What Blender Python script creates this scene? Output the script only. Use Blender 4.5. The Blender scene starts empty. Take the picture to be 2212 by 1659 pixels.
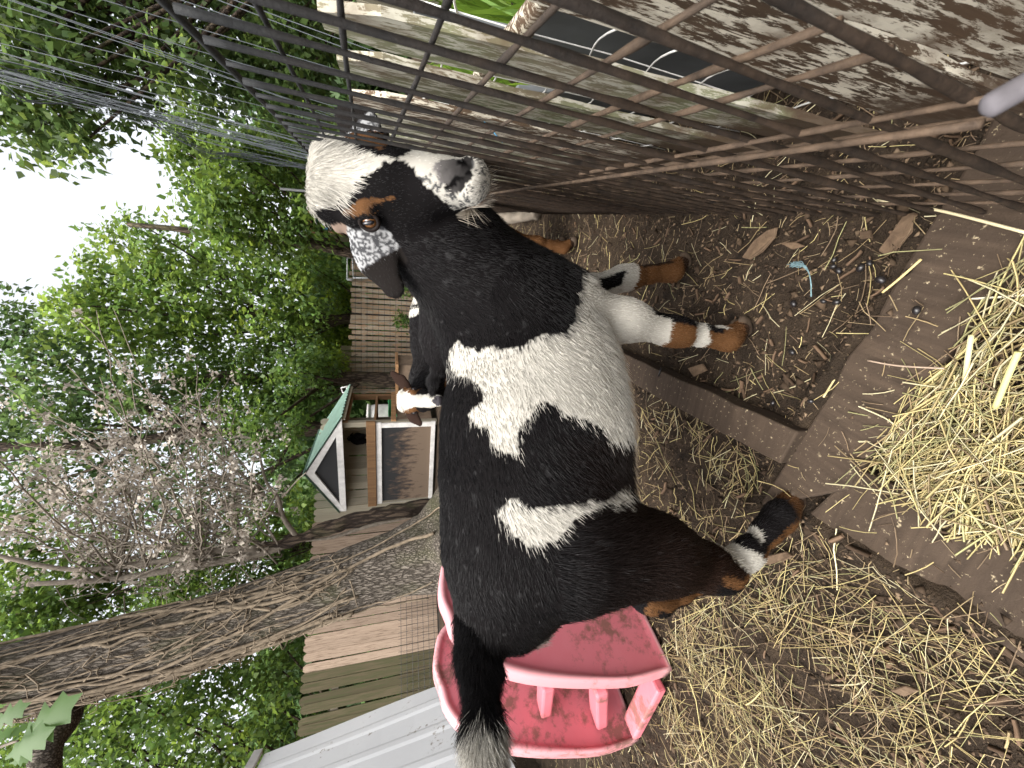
import bpy, math, random
import numpy as np
from mathutils import Vector, Matrix

# ------------------------------------------------------------------ camera, world, sun
SC = bpy.context.scene
COL = SC.collection
H = 0.65                         # camera height, metres
PITCH = math.radians(17.4)       # camera looks this far below the horizon
cp, sp = math.cos(PITCH), math.sin(PITCH)
cam_d = bpy.data.cameras.new("camera")
cam = bpy.data.objects.new("camera", cam_d)
COL.objects.link(cam)
# the phone was held upright but the frame is stored on its side: the picture's right is the world's down
cam.matrix_world = Matrix(((0, 1, 0, 0), (-sp, 0, -cp, 0), (-cp, 0, sp, H), (0, 0, 0, 1)))
cam_d.sensor_fit = 'HORIZONTAL'
cam_d.sensor_width = 36.0
cam_d.lens = 36.0 * 830.6 / 2212.0
cam_d.clip_start = 0.01
cam_d.clip_end = 500
cam_d.dof.use_dof = True
cam_d.dof.focus_distance = 0.58
cam_d.dof.aperture_fstop = 15.0
SC.camera = cam

SUN_EL, SUN_AZ = math.radians(64), math.radians(-150)    # azimuth clockwise from +Y: high, behind the camera's left shoulder, behind thin cloud
world = bpy.data.worlds.new("World")
SC.world = world
world.use_nodes = True
wn = world.node_tree
wn.nodes.clear()
w_out = wn.nodes.new('ShaderNodeOutputWorld')
w_bg = wn.nodes.new('ShaderNodeBackground')
w_sky = wn.nodes.new('ShaderNodeTexSky')
w_sky.sky_type = 'NISHITA'
w_sky.sun_disc = False
w_sky.sun_elevation = SUN_EL
w_sky.sun_rotation = SUN_AZ
w_sky.air_density = 1.0
w_sky.dust_density = 6.0
w_sky.ozone_density = 0.6
w_hsv = wn.nodes.new('ShaderNodeHueSaturation')      # thin overcast: a white, nearly colourless sky
w_hsv.inputs['Saturation'].default_value = 0.22
w_bg.inputs['Strength'].default_value = 0.15
wn.links.new(w_sky.outputs[0], w_hsv.inputs['Color'])
wn.links.new(w_hsv.outputs[0], w_bg.inputs['Color'])
wn.links.new(w_bg.outputs[0], w_out.inputs['Surface'])

sun_d = bpy.data.lights.new("sun", 'SUN')
sun_d.energy = 0.8
sun_d.angle = math.radians(35)
sun_d.color = (1.0, 0.95, 0.86)
sun = bpy.data.objects.new("sun", sun_d)
COL.objects.link(sun)
sd = Vector((math.sin(SUN_AZ) * math.cos(SUN_EL), math.cos(SUN_AZ) * math.cos(SUN_EL), math.sin(SUN_EL)))
sun.rotation_euler = sd.to_track_quat('Z', 'Y').to_euler()
sun.location = (0, 0, 20)

SC.view_settings.view_transform = 'Standard'
SC.view_settings.look = 'None'
SC.view_settings.exposure = 1.6
SC.view_settings.gamma = 1.0
SC.view_settings.use_curve_mapping = False
SC.cycles.use_denoising = True
SC.cycles.max_bounces = 8
SC.cycles.transparent_max_bounces = 8

# ------------------------------------------------------------------ helpers
rng = np.random.default_rng(7)
random.seed(7)

def nrm(v):
    v = np.asarray(v, float)
    return v / (np.linalg.norm(v, axis=-1, keepdims=True) + 1e-12)

def ray(x, y):
    r = ((1659 - y) - 829.5) / 830.6
    up = (1106 - x) / 830.6
    return np.array([r, cp + sp * up, -sp + cp * up])

def at(x, y, Y):
    """the place a photograph point stands at when it is Y metres ahead"""
    d = ray(x, y); t = Y / d[1]
    return np.array([0, 0, H]) + d * t

def gnd(x, y, z=0.0):
    d = ray(x, y); t = (z - H) / d[2]
    return np.array([0, 0, H]) + d * t

def tag(o, label=None, cat=None, group=None, kind=None):
    if label: o['label'] = label
    if cat: o['category'] = cat
    if group: o['group'] = group
    if kind: o['kind'] = kind
    return o

def empty(name, loc=(0, 0, 0), rz=0.0, scale=1.0):
    o = bpy.data.objects.new(name, None)
    o.location = loc; o.rotation_euler = (0, 0, rz); o.scale = (scale,) * 3
    o.empty_display_size = 0.1
    COL.objects.link(o)
    return o

def link(name, me, parent=None):
    o = bpy.data.objects.new(name, me)
    COL.objects.link(o)
    if parent is not None: o.parent = parent
    return o

def mesh(name, V, Fs, mat=None, parent=None, smooth=False, col=None, loc=None):
    me = bpy.data.meshes.new(name)
    V = np.asarray(V, np.float32)
    if isinstance(Fs, np.ndarray):
        n, k = Fs.shape
        me.vertices.add(len(V)); me.vertices.foreach_set('co', V.ravel())
        me.loops.add(n * k); me.loops.foreach_set('vertex_index', Fs.astype(np.int32).ravel())
        me.polygons.add(n)
        me.polygons.foreach_set('loop_start', np.arange(0, n * k, k, dtype=np.int32))
        me.update(calc_edges=True)
    else:
        me.from_pydata([tuple(map(float, v)) for v in V], [], [tuple(map(int, f)) for f in Fs])
    if smooth:
        me.polygons.foreach_set('use_smooth', np.ones(len(me.polygons), bool))
    if col is not None:
        a = me.color_attributes.new('Col', 'FLOAT_COLOR', 'POINT')
        c = np.ones((len(V), 4), np.float32); c[:, :3] = col
        a.data.foreach_set('color', c.ravel())
    if mat is not None: me.materials.append(mat)
    me.validate()
    o = link(name, me, parent)
    if loc is not None: o.location = loc
    return o

class MB:
    """collects simple solids into one mesh"""
    def __init__(s): s.V = []; s.F = []; s.n = 0
    def add(s, V, F):
        s.V.append(np.asarray(V, float)); s.F += [tuple(int(i) + s.n for i in f) for f in F]; s.n += len(V)
        return s
    def box(s, c, size, R=None, taper=None):
        sx, sy, sz = np.asarray(size) / 2
        V = np.array([[x, y, z] for z in (-sz, sz) for (x, y) in ((-sx, -sy), (sx, -sy), (sx, sy), (-sx, sy))], float)
        if R is not None: V = V @ np.asarray(R).T
        return s.add(V + np.asarray(c), [(3, 2, 1, 0), (4, 5, 6, 7), (0, 1, 5, 4), (1, 2, 6, 5), (2, 3, 7, 6), (3, 0, 4, 7)])
    def beam(s, a, b, w, h, up=(0, 0, 1)):
        a, b = np.asarray(a, float), np.asarray(b, float)
        e = nrm(b - a); u = np.asarray(up, float); sd_ = nrm(np.cross(e, u)); u = np.cross(sd_, e)
        V = [p + sd_ * i * w / 2 + u * j * h / 2 for p in (a, b) for (i, j) in ((-1, -1), (1, -1), (1, 1), (-1, 1))]
        return s.add(V, [(3, 2, 1, 0), (4, 5, 6, 7), (0, 1, 5, 4), (1, 2, 6, 5), (2, 3, 7, 6), (3, 0, 4, 7)])
    def tube(s, P, r, n=8, cap=True):
        V, F = tube(P, r, n, cap)
        return s.add(V, F)
    def build(s, name, mat, parent=None, smooth=False, col=None, bevel=0.0):
        o = mesh(name, np.concatenate(s.V), s.F, mat, parent, smooth, col)
        if bevel:
            m = o.modifiers.new('bevel', 'BEVEL'); m.width = bevel; m.segments = 2; m.limit_method = 'ANGLE'
        return o

def tube(P, r, n=8, cap=True):
    P = np.asarray(P, float); m = len(P)
    r = np.broadcast_to(np.asarray(r, float), (m,))
    T = np.gradient(P, axis=0); T = nrm(T)
    ref = np.array([0, 0, 1.0]) if abs(T[0, 2]) < 0.9 else np.array([1.0, 0, 0])
    u = nrm(np.cross(T[0], ref)); V = []
    for i in range(m):
        u = nrm(u - T[i] * np.dot(u, T[i])); w = np.cross(T[i], u)
        a = np.arange(n) * 2 * math.pi / n
        V.append(P[i] + r[i] * (np.cos(a)[:, None] * u + np.sin(a)[:, None] * w))
    F = [(i * n + j, i * n + (j + 1) % n, (i + 1) * n + (j + 1) % n, (i + 1) * n + j) for i in range(m - 1) for j in range(n)]
    if cap:
        F += [tuple(range(n - 1, -1, -1)), tuple((m - 1) * n + j for j in range(n))]
    return np.concatenate(V), F

def spline(P, n):
    """Catmull-Rom through the points"""
    P = np.asarray(P, float); Q = np.vstack([2 * P[0] - P[1], P, 2 * P[-1] - P[-2]])
    t = np.linspace(0, len(P) - 1 - 1e-9, n); i = t.astype(int); f = (t - i)[:, None]
    a, b, c, d = Q[i], Q[i + 1], Q[i + 2], Q[i + 3]
    return 0.5 * (2 * b + (c - a) * f + (2 * a - 5 * b + 4 * c - d) * f ** 2 + (3 * b - a - 3 * c + d) * f ** 3)

_perm = np.random.default_rng(3).random((64, 64, 64)).astype(np.float32)
def vnoise(p, f=1.0):
    """smooth value noise, 0..1"""
    q = np.asarray(p, float) * f + 100.37
    i = np.floor(q).astype(int); t = q - i; t = t * t * (3 - 2 * t); i &= 63
    j = (i + 1) & 63
    g = lambda a, b, c: _perm[a, b, c]
    x0, y0, z0 = i.T; x1, y1, z1 = j.T; tx, ty, tz = t.T
    return (((g(x0, y0, z0) * (1 - tx) + g(x1, y0, z0) * tx) * (1 - ty) + (g(x0, y1, z0) * (1 - tx) + g(x1, y1, z0) * tx) * ty) * (1 - tz)
            + ((g(x0, y0, z1) * (1 - tx) + g(x1, y0, z1) * tx) * (1 - ty) + (g(x0, y1, z1) * (1 - tx) + g(x1, y1, z1) * tx) * ty) * tz)

def inpoly(P, poly):
    """points (n,2) inside a polygon"""
    x, y = P[:, 0], P[:, 1]; poly = np.asarray(poly, float); r = np.zeros(len(P), bool)
    a = poly; b = np.roll(poly, 1, 0)
    for (x0, y0), (x1, y1) in zip(a, b):
        if y0 == y1: continue
        r ^= ((y0 > y) != (y1 > y)) & (x < (x1 - x0) * (y - y0) / (y1 - y0) + x0)
    return r

# ------------------------------------------------------------------ materials
def newmat(name):
    m = bpy.data.materials.new(name); m.use_nodes = True
    nt = m.node_tree; b = nt.nodes['Principled BSDF']
    return m, nt, b

def N(nt, t, **kw):
    n = nt.nodes.new(t)
    for k, v in kw.items():
        if k in n.inputs: n.inputs[k].default_value = v
        else: setattr(n, k, v)
    return n

def ramp(nt, fac, stops):
    r = nt.nodes.new('ShaderNodeValToRGB')
    e = r.color_ramp.elements
    while len(e) < len(stops): e.new(0.5)
    for el, (p, c) in zip(e, stops):
        el.position = p; el.color = (*c, 1) if len(c) == 3 else c
    nt.links.new(fac, r.inputs[0])
    return r.outputs[0]

def mixc(nt, fac, a, b, mode='MIX'):
    n = nt.nodes.new('ShaderNodeMix'); n.data_type = 'RGBA'; n.blend_type = mode
    for s, v in ((n.inputs[0], fac), (n.inputs[6], a), (n.inputs[7], b)):
        if hasattr(v, 'is_output'): nt.links.new(v, s)
        elif isinstance(v, (int, float)): s.default_value = v
        else: s.default_value = (*v, 1)
    return n.outputs[2]

def noise(nt, vec, scale, detail=4, rough=0.55, dist=0.0):
    n = N(nt, 'ShaderNodeTexNoise'); n.inputs['Scale'].default_value = scale; n.inputs['Detail'].default_value = detail
    n.inputs['Roughness'].default_value = rough; n.inputs['Distortion'].default_value = dist
    nt.links.new(vec, n.inputs['Vector'])
    return n.outputs['Fac']

def coords(nt, scale=(1, 1, 1), rot=(0, 0, 0), kind='Object'):
    tc = nt.nodes.new('ShaderNodeTexCoord'); mp = nt.nodes.new('ShaderNodeMapping')
    mp.inputs['Scale'].default_value = scale; mp.inputs['Rotation'].default_value = rot
    nt.links.new(tc.outputs[kind], mp.inputs['Vector'])
    return mp.outputs[0]

def bump(nt, b, h, strength=0.5, dist=0.01):
    n = N(nt, 'ShaderNodeBump'); n.inputs['Strength'].default_value = strength; n.inputs['Distance'].default_value = dist
    nt.links.new(h, n.inputs['Height']); nt.links.new(n.outputs[0], b.inputs['Normal'])

def objrand(nt):
    return nt.nodes.new('ShaderNodeObjectInfo').outputs['Random']

M = {}
def simple(name, c, rough=0.8, spec=0.3, var=0.15, scale=20, bmp=0.2, bd=0.003):
    m, nt, b = newmat(name)
    v = coords(nt)
    f = noise(nt, v, scale, 5)
    c = np.asarray(c)
    nt.links.new(ramp(nt, f, [(0.3, c * (1 - var)), (0.7, np.minimum(c * (1 + var), 1))]), b.inputs['Base Color'])
    b.inputs['Roughness'].default_value = rough; b.inputs['Specular IOR Level'].default_value = spec
    if bmp: bump(nt, b, f, bmp, bd)
    M[name] = m
    return m

def vcol_mat(name, rough=0.8, spec=0.2, transl=0.0, var=0.0):
    """colour from the Col attribute; optional light passing through (leaves)"""
    m, nt, b = newmat(name)
    a = N(nt, 'ShaderNodeAttribute', attribute_name='Col')
    nt.links.new(a.outputs['Color'], b.inputs['Base Color'])
    b.inputs['Roughness'].default_value = rough; b.inputs['Specular IOR Level'].default_value = spec
    if transl:
        t = N(nt, 'ShaderNodeBsdfTranslucent'); mx = N(nt, 'ShaderNodeMixShader'); mx.inputs[0].default_value = transl
        g = N(nt, 'ShaderNodeHueSaturation'); g.inputs['Value'].default_value = 1.5; g.inputs['Hue'].default_value = 0.485
        nt.links.new(a.outputs['Color'], g.inputs['Color']); nt.links.new(g.outputs[0], t.inputs['Color'])
        nt.links.new(b.outputs[0], mx.inputs[1]); nt.links.new(t.outputs[0], mx.inputs[2])
        nt.links.new(mx.outputs[0], nt.nodes['Material Output'].inputs['Surface'])
    M[name] = m
    return m

def wood(name, dark, light, grey=None, grain=(1, 1, 1), peel=None, moss=None, rough=0.85, mud=0.0, splash=0.0):
    """weathered wood, grain along local Z by default; peel = paint colour, moss = green film, mud = brown film"""
    m, nt, b = newmat(name)
    v = coords(nt, (14 * grain[0], 14 * grain[1], 0.9 * grain[2]))
    r = objrand(nt)
    off = N(nt, 'ShaderNodeVectorMath', operation='ADD')
    cx = N(nt, 'ShaderNodeCombineXYZ')
    mu = N(nt, 'ShaderNodeMath', operation='MULTIPLY'); mu.inputs[1].default_value = 37.0
    nt.links.new(r, mu.inputs[0])
    for i in range(3): nt.links.new(mu.outputs[0], cx.inputs[i])
    nt.links.new(v, off.inputs[0]); nt.links.new(cx.outputs[0], off.inputs[1])
    vv = off.outputs[0]
    f = noise(nt, vv, 2.2, 8, 0.65, 0.6)
    c = ramp(nt, f, [(0.25, dark), (0.55, tuple((np.array(dark) + np.array(light)) / 2)), (0.78, light)])
    v2 = coords(nt, (3, 3, 3))
    off2 = N(nt, 'ShaderNodeVectorMath', operation='ADD')
    nt.links.new(v2, off2.inputs[0]); nt.links.new(cx.outputs[0], off2.inputs[1])
    f2 = noise(nt, off2.outputs[0], 2.0, 6, 0.6)
    br = N(nt, 'ShaderNodeHueSaturation')
    mr = N(nt, 'ShaderNodeMapRange'); mr.inputs['To Min'].default_value = 0.72; mr.inputs['To Max'].default_value = 1.25
    nt.links.new(r, mr.inputs['Value']); nt.links.new(mr.outputs[0], br.inputs['Value'])
    nt.links.new(c, br.inputs['Color']); c = br.outputs[0]
    if moss is not None:
        c = mixc(nt, ramp(nt, f2, [(0.42, (0, 0, 0)), (0.62, (0.85, 0.85, 0.85))]), c, moss)
    if peel is not None:
        vp = coords(nt, (26 * grain[0], 26 * grain[1], 5 * grain[2]))
        f3 = noise(nt, vp, 5.0, 10, 0.72, 0.3)
        c = mixc(nt, ramp(nt, f3, [(0.485, (0, 0, 0)), (0.53, (1, 1, 1))]), c, peel)
    if mud:
        f4 = noise(nt, v2, 3.5, 8, 0.6)
        c = mixc(nt, ramp(nt, f4, [(0.55 - mud * 0.3, (0, 0, 0)), (0.75 - mud * 0.3, (0.9, 0.9, 0.9))]), c, (0.10, 0.062, 0.037))
    if splash:      # mud thrown up from the ground
        sp_ = N(nt, 'ShaderNodeSeparateXYZ'); nt.links.new(coords(nt), sp_.inputs[0])
        ms = N(nt, 'ShaderNodeMapRange'); ms.inputs['From Min'].default_value = splash; ms.inputs['From Max'].default_value = 0.0
        nt.links.new(sp_.outputs[2], ms.inputs['Value'])
        f5 = noise(nt, coords(nt, (8, 8, 5)), 3.0, 8, 0.7); a5 = N(nt, 'ShaderNodeMath', operation='ADD'); nt.links.new(f5, a5.inputs[0]); nt.links.new(ms.outputs[0], a5.inputs[1])
        c = mixc(nt, ramp(nt, a5.outputs[0], [(0.68, (0, 0, 0)), (0.95, (0.95, 0.95, 0.95))]), c, (0.070, 0.045, 0.028))
    nt.links.new(c, b.inputs['Base Color'])
    b.inputs['Roughness'].default_value = rough; b.inputs['Specular IOR Level'].default_value = 0.2
    bump(nt, b, f, 0.5, 0.004)
    M[name] = m
    return m
# ------------------------------------------------------------------ materials of the place
def dirt_mat():
    m, nt, b = newmat('dirt')
    v = coords(nt)
    big = noise(nt, v, 3.0, 6, 0.6); mid = noise(nt, v, 22, 8, 0.7); fine = noise(nt, v, 130, 6, 0.7)
    c = ramp(nt, mid, [(0.34, (0.011, 0.0075, 0.005)), (0.50, (0.042, 0.028, 0.018)), (0.70, (0.095, 0.065, 0.041))])
    c = mixc(nt, ramp(nt, big, [(0.35, (0, 0, 0)), (0.7, (0.7, 0.7, 0.7))]), c, (0.068, 0.047, 0.029))
    c = mixc(nt, ramp(nt, fine, [(0.62, (0, 0, 0)), (0.68, (0.8, 0.8, 0.8))]), c, (0.23, 0.165, 0.09))
    c = mixc(nt, ramp(nt, fine, [(0.30, (0.8, 0.8, 0.8)), (0.38, (0, 0, 0))]), c, (0.018, 0.011, 0.007))
    nt.links.new(c, b.inputs['Base Color']); b.inputs['Roughness'].default_value = 0.9; b.inputs['Specular IOR Level'].default_value = 0.2
    ad = N(nt, 'ShaderNodeMath', operation='ADD'); nt.links.new(mid, ad.inputs[0]); nt.links.new(fine, ad.inputs[1])
    bump(nt, b, ad.outputs[0], 1.0, 0.02)
    M['dirt'] = m
dirt_mat()

def plank_mat():
    """old timber trodden with earth"""
    m, nt, b = newmat('trodden_timber')
    v = coords(nt, (40, 3, 40)); v2 = coords(nt)
    g = noise(nt, v, 2.0, 8, 0.65); f = noise(nt, v2, 150, 4, 0.7); s = noise(nt, v2, 9, 6, 0.6)
    c = ramp(nt, g, [(0.3, (0.028, 0.019, 0.013)), (0.7, (0.072, 0.050, 0.034))])
    c = mixc(nt, ramp(nt, s, [(0.35, (0, 0, 0)), (0.7, (0.75, 0.75, 0.75))]), c, (0.044, 0.030, 0.020))
    c = mixc(nt, ramp(nt, f, [(0.62, (0, 0, 0)), (0.70, (0.9, 0.9, 0.9))]), c, (0.38, 0.31, 0.20))
    c = mixc(nt, ramp(nt, f, [(0.30, (0.8, 0.8, 0.8)), (0.36, (0, 0, 0))]), c, (0.03, 0.02, 0.012))
    nt.links.new(c, b.inputs['Base Color']); b.inputs['Roughness'].default_value = 0.85; b.inputs['Specular IOR Level'].default_value = 0.25
    bump(nt, b, f, 0.35, 0.003)
    M['timber'] = m
plank_mat()

wood('wood_pink', (0.25, 0.18, 0.13), (0.54, 0.42, 0.32), mud=0.10)
wood('wood_mossy', (0.075, 0.062, 0.035), (0.20, 0.165, 0.10), moss=(0.075, 0.080, 0.036))
wood('wood_grey', (0.22, 0.19, 0.14), (0.50, 0.45, 0.34))
wood('wood_far', (0.18, 0.16, 0.125), (0.40, 0.36, 0.28), moss=(0.30, 0.17, 0.085))
wood('wood_brown', (0.13, 0.07, 0.035), (0.33, 0.19, 0.09))
wood('wood_peel', (0.045, 0.029, 0.018), (0.13, 0.088, 0.056), peel=(0.62, 0.57, 0.46), mud=0.22, splash=0.22)
wood('wood_lichen', (0.10, 0.085, 0.055), (0.27, 0.24, 0.17), moss=(0.17, 0.19, 0.10), peel=(0.45, 0.43, 0.35), mud=0.25, splash=0.28)
wood('chip_wood', (0.062, 0.040, 0.025), (0.17, 0.115, 0.072), grain=(2, 2, 6))
simple('white_paint', (0.62, 0.60, 0.57), 0.6, 0.3, 0.18, 12)
simple('black_board', (0.018, 0.018, 0.020), 0.6, 0.3, 0.5, 9)
def stained():
    m, nt, b = newmat('stained_board')
    v = coords(nt, (7, 7, 2.2)); f = noise(nt, v, 2.5, 9, 0.7, 0.3)
    sep = N(nt, 'ShaderNodeSeparateXYZ'); nt.links.new(coords(nt), sep.inputs[0])
    mr = N(nt, 'ShaderNodeMapRange'); mr.inputs['From Min'].default_value = 0.75; mr.inputs['From Max'].default_value = 0.15
    nt.links.new(sep.outputs[2], mr.inputs['Value'])
    mm = N(nt, 'ShaderNodeMath', operation='MULTIPLY'); mm.inputs[1].default_value = 0.42; nt.links.new(mr.outputs[0], mm.inputs[0])
    ad = N(nt, 'ShaderNodeMath', operation='ADD'); nt.links.new(f, ad.inputs[0]); nt.links.new(mm.outputs[0], ad.inputs[1])
    nt.links.new(ramp(nt, ad.outputs[0], [(0.60, (0.012, 0.012, 0.013)), (0.70, (0.07, 0.045, 0.03)), (0.80, (0.15, 0.105, 0.07))]), b.inputs['Base Color'])
    b.inputs['Roughness'].default_value = 0.75
    M['stained'] = m
stained()
simple('tan_board', (0.16, 0.115, 0.08), 0.8, 0.2, 0.4, 9)
simple('green_roof', (0.17, 0.27, 0.21), 0.5, 0.4, 0.15, 6)
simple('galv', (0.42, 0.44, 0.45), 0.4, 0.5, 0.15, 30)
simple('wire_grey', (0.075, 0.085, 0.095), 0.5, 0.5, 0.2, 30)
simple('wire_dark', (0.035, 0.036, 0.036), 0.6, 0.4, 0.2, 30)
simple('wire_white', (0.70, 0.69, 0.66), 0.45, 0.4, 0.1, 30)
simple('slate', (0.15, 0.16, 0.165), 0.7, 0.3, 0.35, 6)
simple('blue_twine', (0.16, 0.25, 0.27), 0.7, 0.3, 0.3, 200)
simple('blue_tarp', (0.10, 0.38, 0.62), 0.5, 0.4, 0.12, 3)
simple('dropping', (0.012, 0.010, 0.010), 0.35, 0.5, 0.3, 200)
simple('green_plastic', (0.03, 0.22, 0.07), 0.4, 0.4, 0.1, 6)
simple('red_plastic', (0.60, 0.035, 0.025), 0.35, 0.5, 0.1, 6)
vcol_mat('straw', 0.6, 0.35)
vcol_mat('litter', 0.85, 0.2)
vcol_mat('leaf', 0.5, 0.35, transl=0.5)
vcol_mat('deadleaf', 0.8, 0.2, transl=0.25)

def bark_mat(name, dark, light, sc=1.0):
    m, nt, b = newmat(name)
    v = coords(nt, (16 * sc, 16 * sc, 3.2 * sc))
    vo = N(nt, 'ShaderNodeTexVoronoi', feature='DISTANCE_TO_EDGE'); vo.inputs['Scale'].default_value = 1.6
    d = N(nt, 'ShaderNodeTexNoise'); d.inputs['Scale'].default_value = 2.0; d.inputs['Detail'].default_value = 6
    nt.links.new(v, d.inputs['Vector'])
    ad = N(nt, 'ShaderNodeMix', data_type='VECTOR'); ad.inputs[0].default_value = 0.45
    nt.links.new(v, ad.inputs[4]); nt.links.new(d.outputs['Color'], ad.inputs[5]); nt.links.new(ad.outputs[1], vo.inputs['Vector'])
    f = noise(nt, v, 1.4, 8, 0.7)
    h = N(nt, 'ShaderNodeMath', operation='MULTIPLY'); nt.links.new(ramp(nt, vo.outputs['Distance'], [(0.0, (0, 0, 0)), (0.22, (1, 1, 1))]), h.inputs[0]); nt.links.new(f, h.inputs[1])
    c = ramp(nt, h.outputs[0], [(0.02, tuple(np.array(dark) * 0.5)), (0.25, dark), (0.62, light)])
    big = noise(nt, coords(nt, (2, 2, 1)), 1.5, 5, 0.6)
    c = mixc(nt, ramp(nt, big, [(0.5, (0, 0, 0)), (0.72, (0.55, 0.55, 0.55))]), c, (0.10, 0.105, 0.045))
    nt.links.new(c, b.inputs['Base Color']); b.inputs['Roughness'].default_value = 0.9; b.inputs['Specular IOR Level'].default_value = 0.2
    bump(nt, b, h.outputs[0], 1.0, 0.03)
    M[name] = m
bark_mat('bark', (0.12, 0.10, 0.08), (0.30, 0.26, 0.215), 3.2)
bark_mat('bark_dark', (0.045, 0.032, 0.024), (0.12, 0.088, 0.062), 1.2)
simple('vine_bark', (0.19, 0.150, 0.105), 0.85, 0.2, 0.35, 25)
simple('twig_bark', (0.20, 0.17, 0.135), 0.85, 0.2, 0.3, 25)

def plastic_mat():
    m, nt, b = newmat('faded_plastic')
    v = coords(nt)
    f = noise(nt, v, 4, 5, 0.6); s = noise(nt, v, 28, 8, 0.75); s2 = noise(nt, v, 5, 4, 0.6)
    c = ramp(nt, f, [(0.3, (0.57, 0.135, 0.165)), (0.75, (0.62, 0.20, 0.23))])
    geo = nt.nodes.new('ShaderNodeNewGeometry')
    edge = ramp(nt, geo.outputs['Pointiness'], [(0.50, (0, 0, 0)), (0.58, (1, 1, 1))])
    c = mixc(nt, edge, c, (0.64, 0.34, 0.35))
    mul = N(nt, 'ShaderNodeMath', operation='MULTIPLY'); nt.links.new(s, mul.inputs[0]); nt.links.new(s2, mul.inputs[1])
    c = mixc(nt, ramp(nt, mul.outputs[0], [(0.255, (0, 0, 0)), (0.33, (0.75, 0.75, 0.75))]), c, (0.13, 0.085, 0.055))
    nt.links.new(c, b.inputs['Base Color']); b.inputs['Roughness'].default_value = 0.45; b.inputs['Specular IOR Level'].default_value = 0.4
    M['pink'] = m
plastic_mat()

def sheet_mat():
    m, nt, b = newmat('white_sheet')
    v = coords(nt)
    s = noise(nt, v, 26, 8, 0.75); s2 = noise(nt, v, 4, 4, 0.6); f = noise(nt, v, 2, 4)
    c = ramp(nt, f, [(0.3, (0.80, 0.80, 0.80)), (0.7, (0.86, 0.86, 0.855))])
    mul = N(nt, 'ShaderNodeMath', operation='MULTIPLY'); nt.links.new(s, mul.inputs[0]); nt.links.new(s2, mul.inputs[1])
    c = mixc(nt, ramp(nt, mul.outputs[0], [(0.345, (0, 0, 0)), (0.39, (0.8, 0.8, 0.8))]), c, (0.20, 0.14, 0.085))
    nt.links.new(c, b.inputs['Base Color']); b.inputs['Roughness'].default_value = 0.45
    M['sheet'] = m
sheet_mat()

def rod_mat(name, lo, hi):
    """dark steel rod, caked with mud towards the ground"""
    m, nt, b = newmat('muddy_rod')
    v = coords(nt)
    f = noise(nt, v, 60, 6, 0.7); g = noise(nt, v, 12, 4, 0.6)
    sep = N(nt, 'ShaderNodeSeparateXYZ'); nt.links.new(v, sep.inputs[0])
    mr = N(nt, 'ShaderNodeMapRange'); mr.inputs['From Min'].default_value = 0.74; mr.inputs['From Max'].default_value = 0.50
    nt.links.new(sep.outputs[2], mr.inputs['Value'])
    ad = N(nt, 'ShaderNodeMath', operation='ADD'); nt.links.new(mr.outputs[0], ad.inputs[0]); nt.links.new(g, ad.inputs[1])
    ad2 = N(nt, 'ShaderNodeMath', operation='SUBTRACT', use_clamp=True); nt.links.new(ad.outputs[0], ad2.inputs[0]); ad2.inputs[1].default_value = 0.52
    mud = ramp(nt, f, [(0.3, lo), (0.7, hi)])
    c = mixc(nt, ad2.outputs[0], (0.022, 0.023, 0.024), mud)
    nt.links.new(c, b.inputs['Base Color']); b.inputs['Roughness'].default_value = 0.75; b.inputs['Specular IOR Level'].default_value = 0.3
    bump(nt, b, f, 0.6, 0.003)
    M[name] = m
rod_mat('rod', (0.010, 0.007, 0.005), (0.058, 0.038, 0.025)); rod_mat('rod_tan', (0.035, 0.023, 0.015), (0.13, 0.088, 0.058))

# ------------------------------------------------------------------ ground
EDGES = [(gnd(2100, 345)[:2], gnd(1648, 1080)[:2]), (gnd(1760, 1120)[:2], gnd(2250, 1405)[:2])]
def gz(x, y):
    p = np.stack([x, y, np.zeros_like(x)], -1)
    near = np.clip((4.5 - np.hypot(x, y)) / 2.5, 0, 1)
    z = near * (0.016 * (vnoise(p, 9) - 0.5) + 0.012 * (vnoise(p + 3, 31) - 0.5) + 0.011 * (vnoise(p + 7, 70) - 0.5))
    z = z + (1 - near) * 0.06 * (vnoise(p, 0.9) - 0.5)
    berm = np.exp(-((y - 11.2) / 0.55) ** 2) * np.clip((x + 1.2) / 1.0, 0, 1) * np.clip((7 - x) / 1.0, 0, 1)
    z = z + berm * (0.20 + 0.10 * (vnoise(p, 2.2) - 0.5))
    # earth trodden up against the outer edges of the two frame boards
    for (a, b) in EDGES:
        e = b - a; L = np.hypot(*e); e = e / L; t = np.clip((x - a[0]) * e[0] + (y - a[1]) * e[1], -0.02, L + 0.02); d = np.hypot(x - a[0] - e[0] * t, y - a[1] - e[1] * t)
        z = z + np.exp(-(d / 0.022) ** 2) * (0.004 + 0.044 * vnoise(p + 2, 21))
    return z - 0.006 * near

def graded(lo, hi, step, far_lo, far_hi):
    a = list(np.arange(lo, hi, step)); s = step
    while a[-1] < far_hi: s *= 1.16; a.append(a[-1] + s)
    s = step
    while a[0] > far_lo: s *= 1.16; a.insert(0, a[0] - s)
    return np.array(a)
gx = graded(-1.35, 1.25, 0.0075, -150, 150); gy = graded(0.05, 2.2, 0.0075, -60, 200)
GX, GY = np.meshgrid(gx, gy)
GV = np.stack([GX.ravel(), GY.ravel(), gz(GX.ravel(), GY.ravel())], 1)
nx_, ny_ = len(gx), len(gy)
ii = (np.arange(ny_ - 1)[:, None] * nx_ + np.arange(nx_ - 1)[None]).ravel()
tag(mesh('ground', GV, np.stack([ii, ii + 1, ii + nx_ + 1, ii + nx_], 1), M['dirt'], smooth=True), kind='structure')

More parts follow.
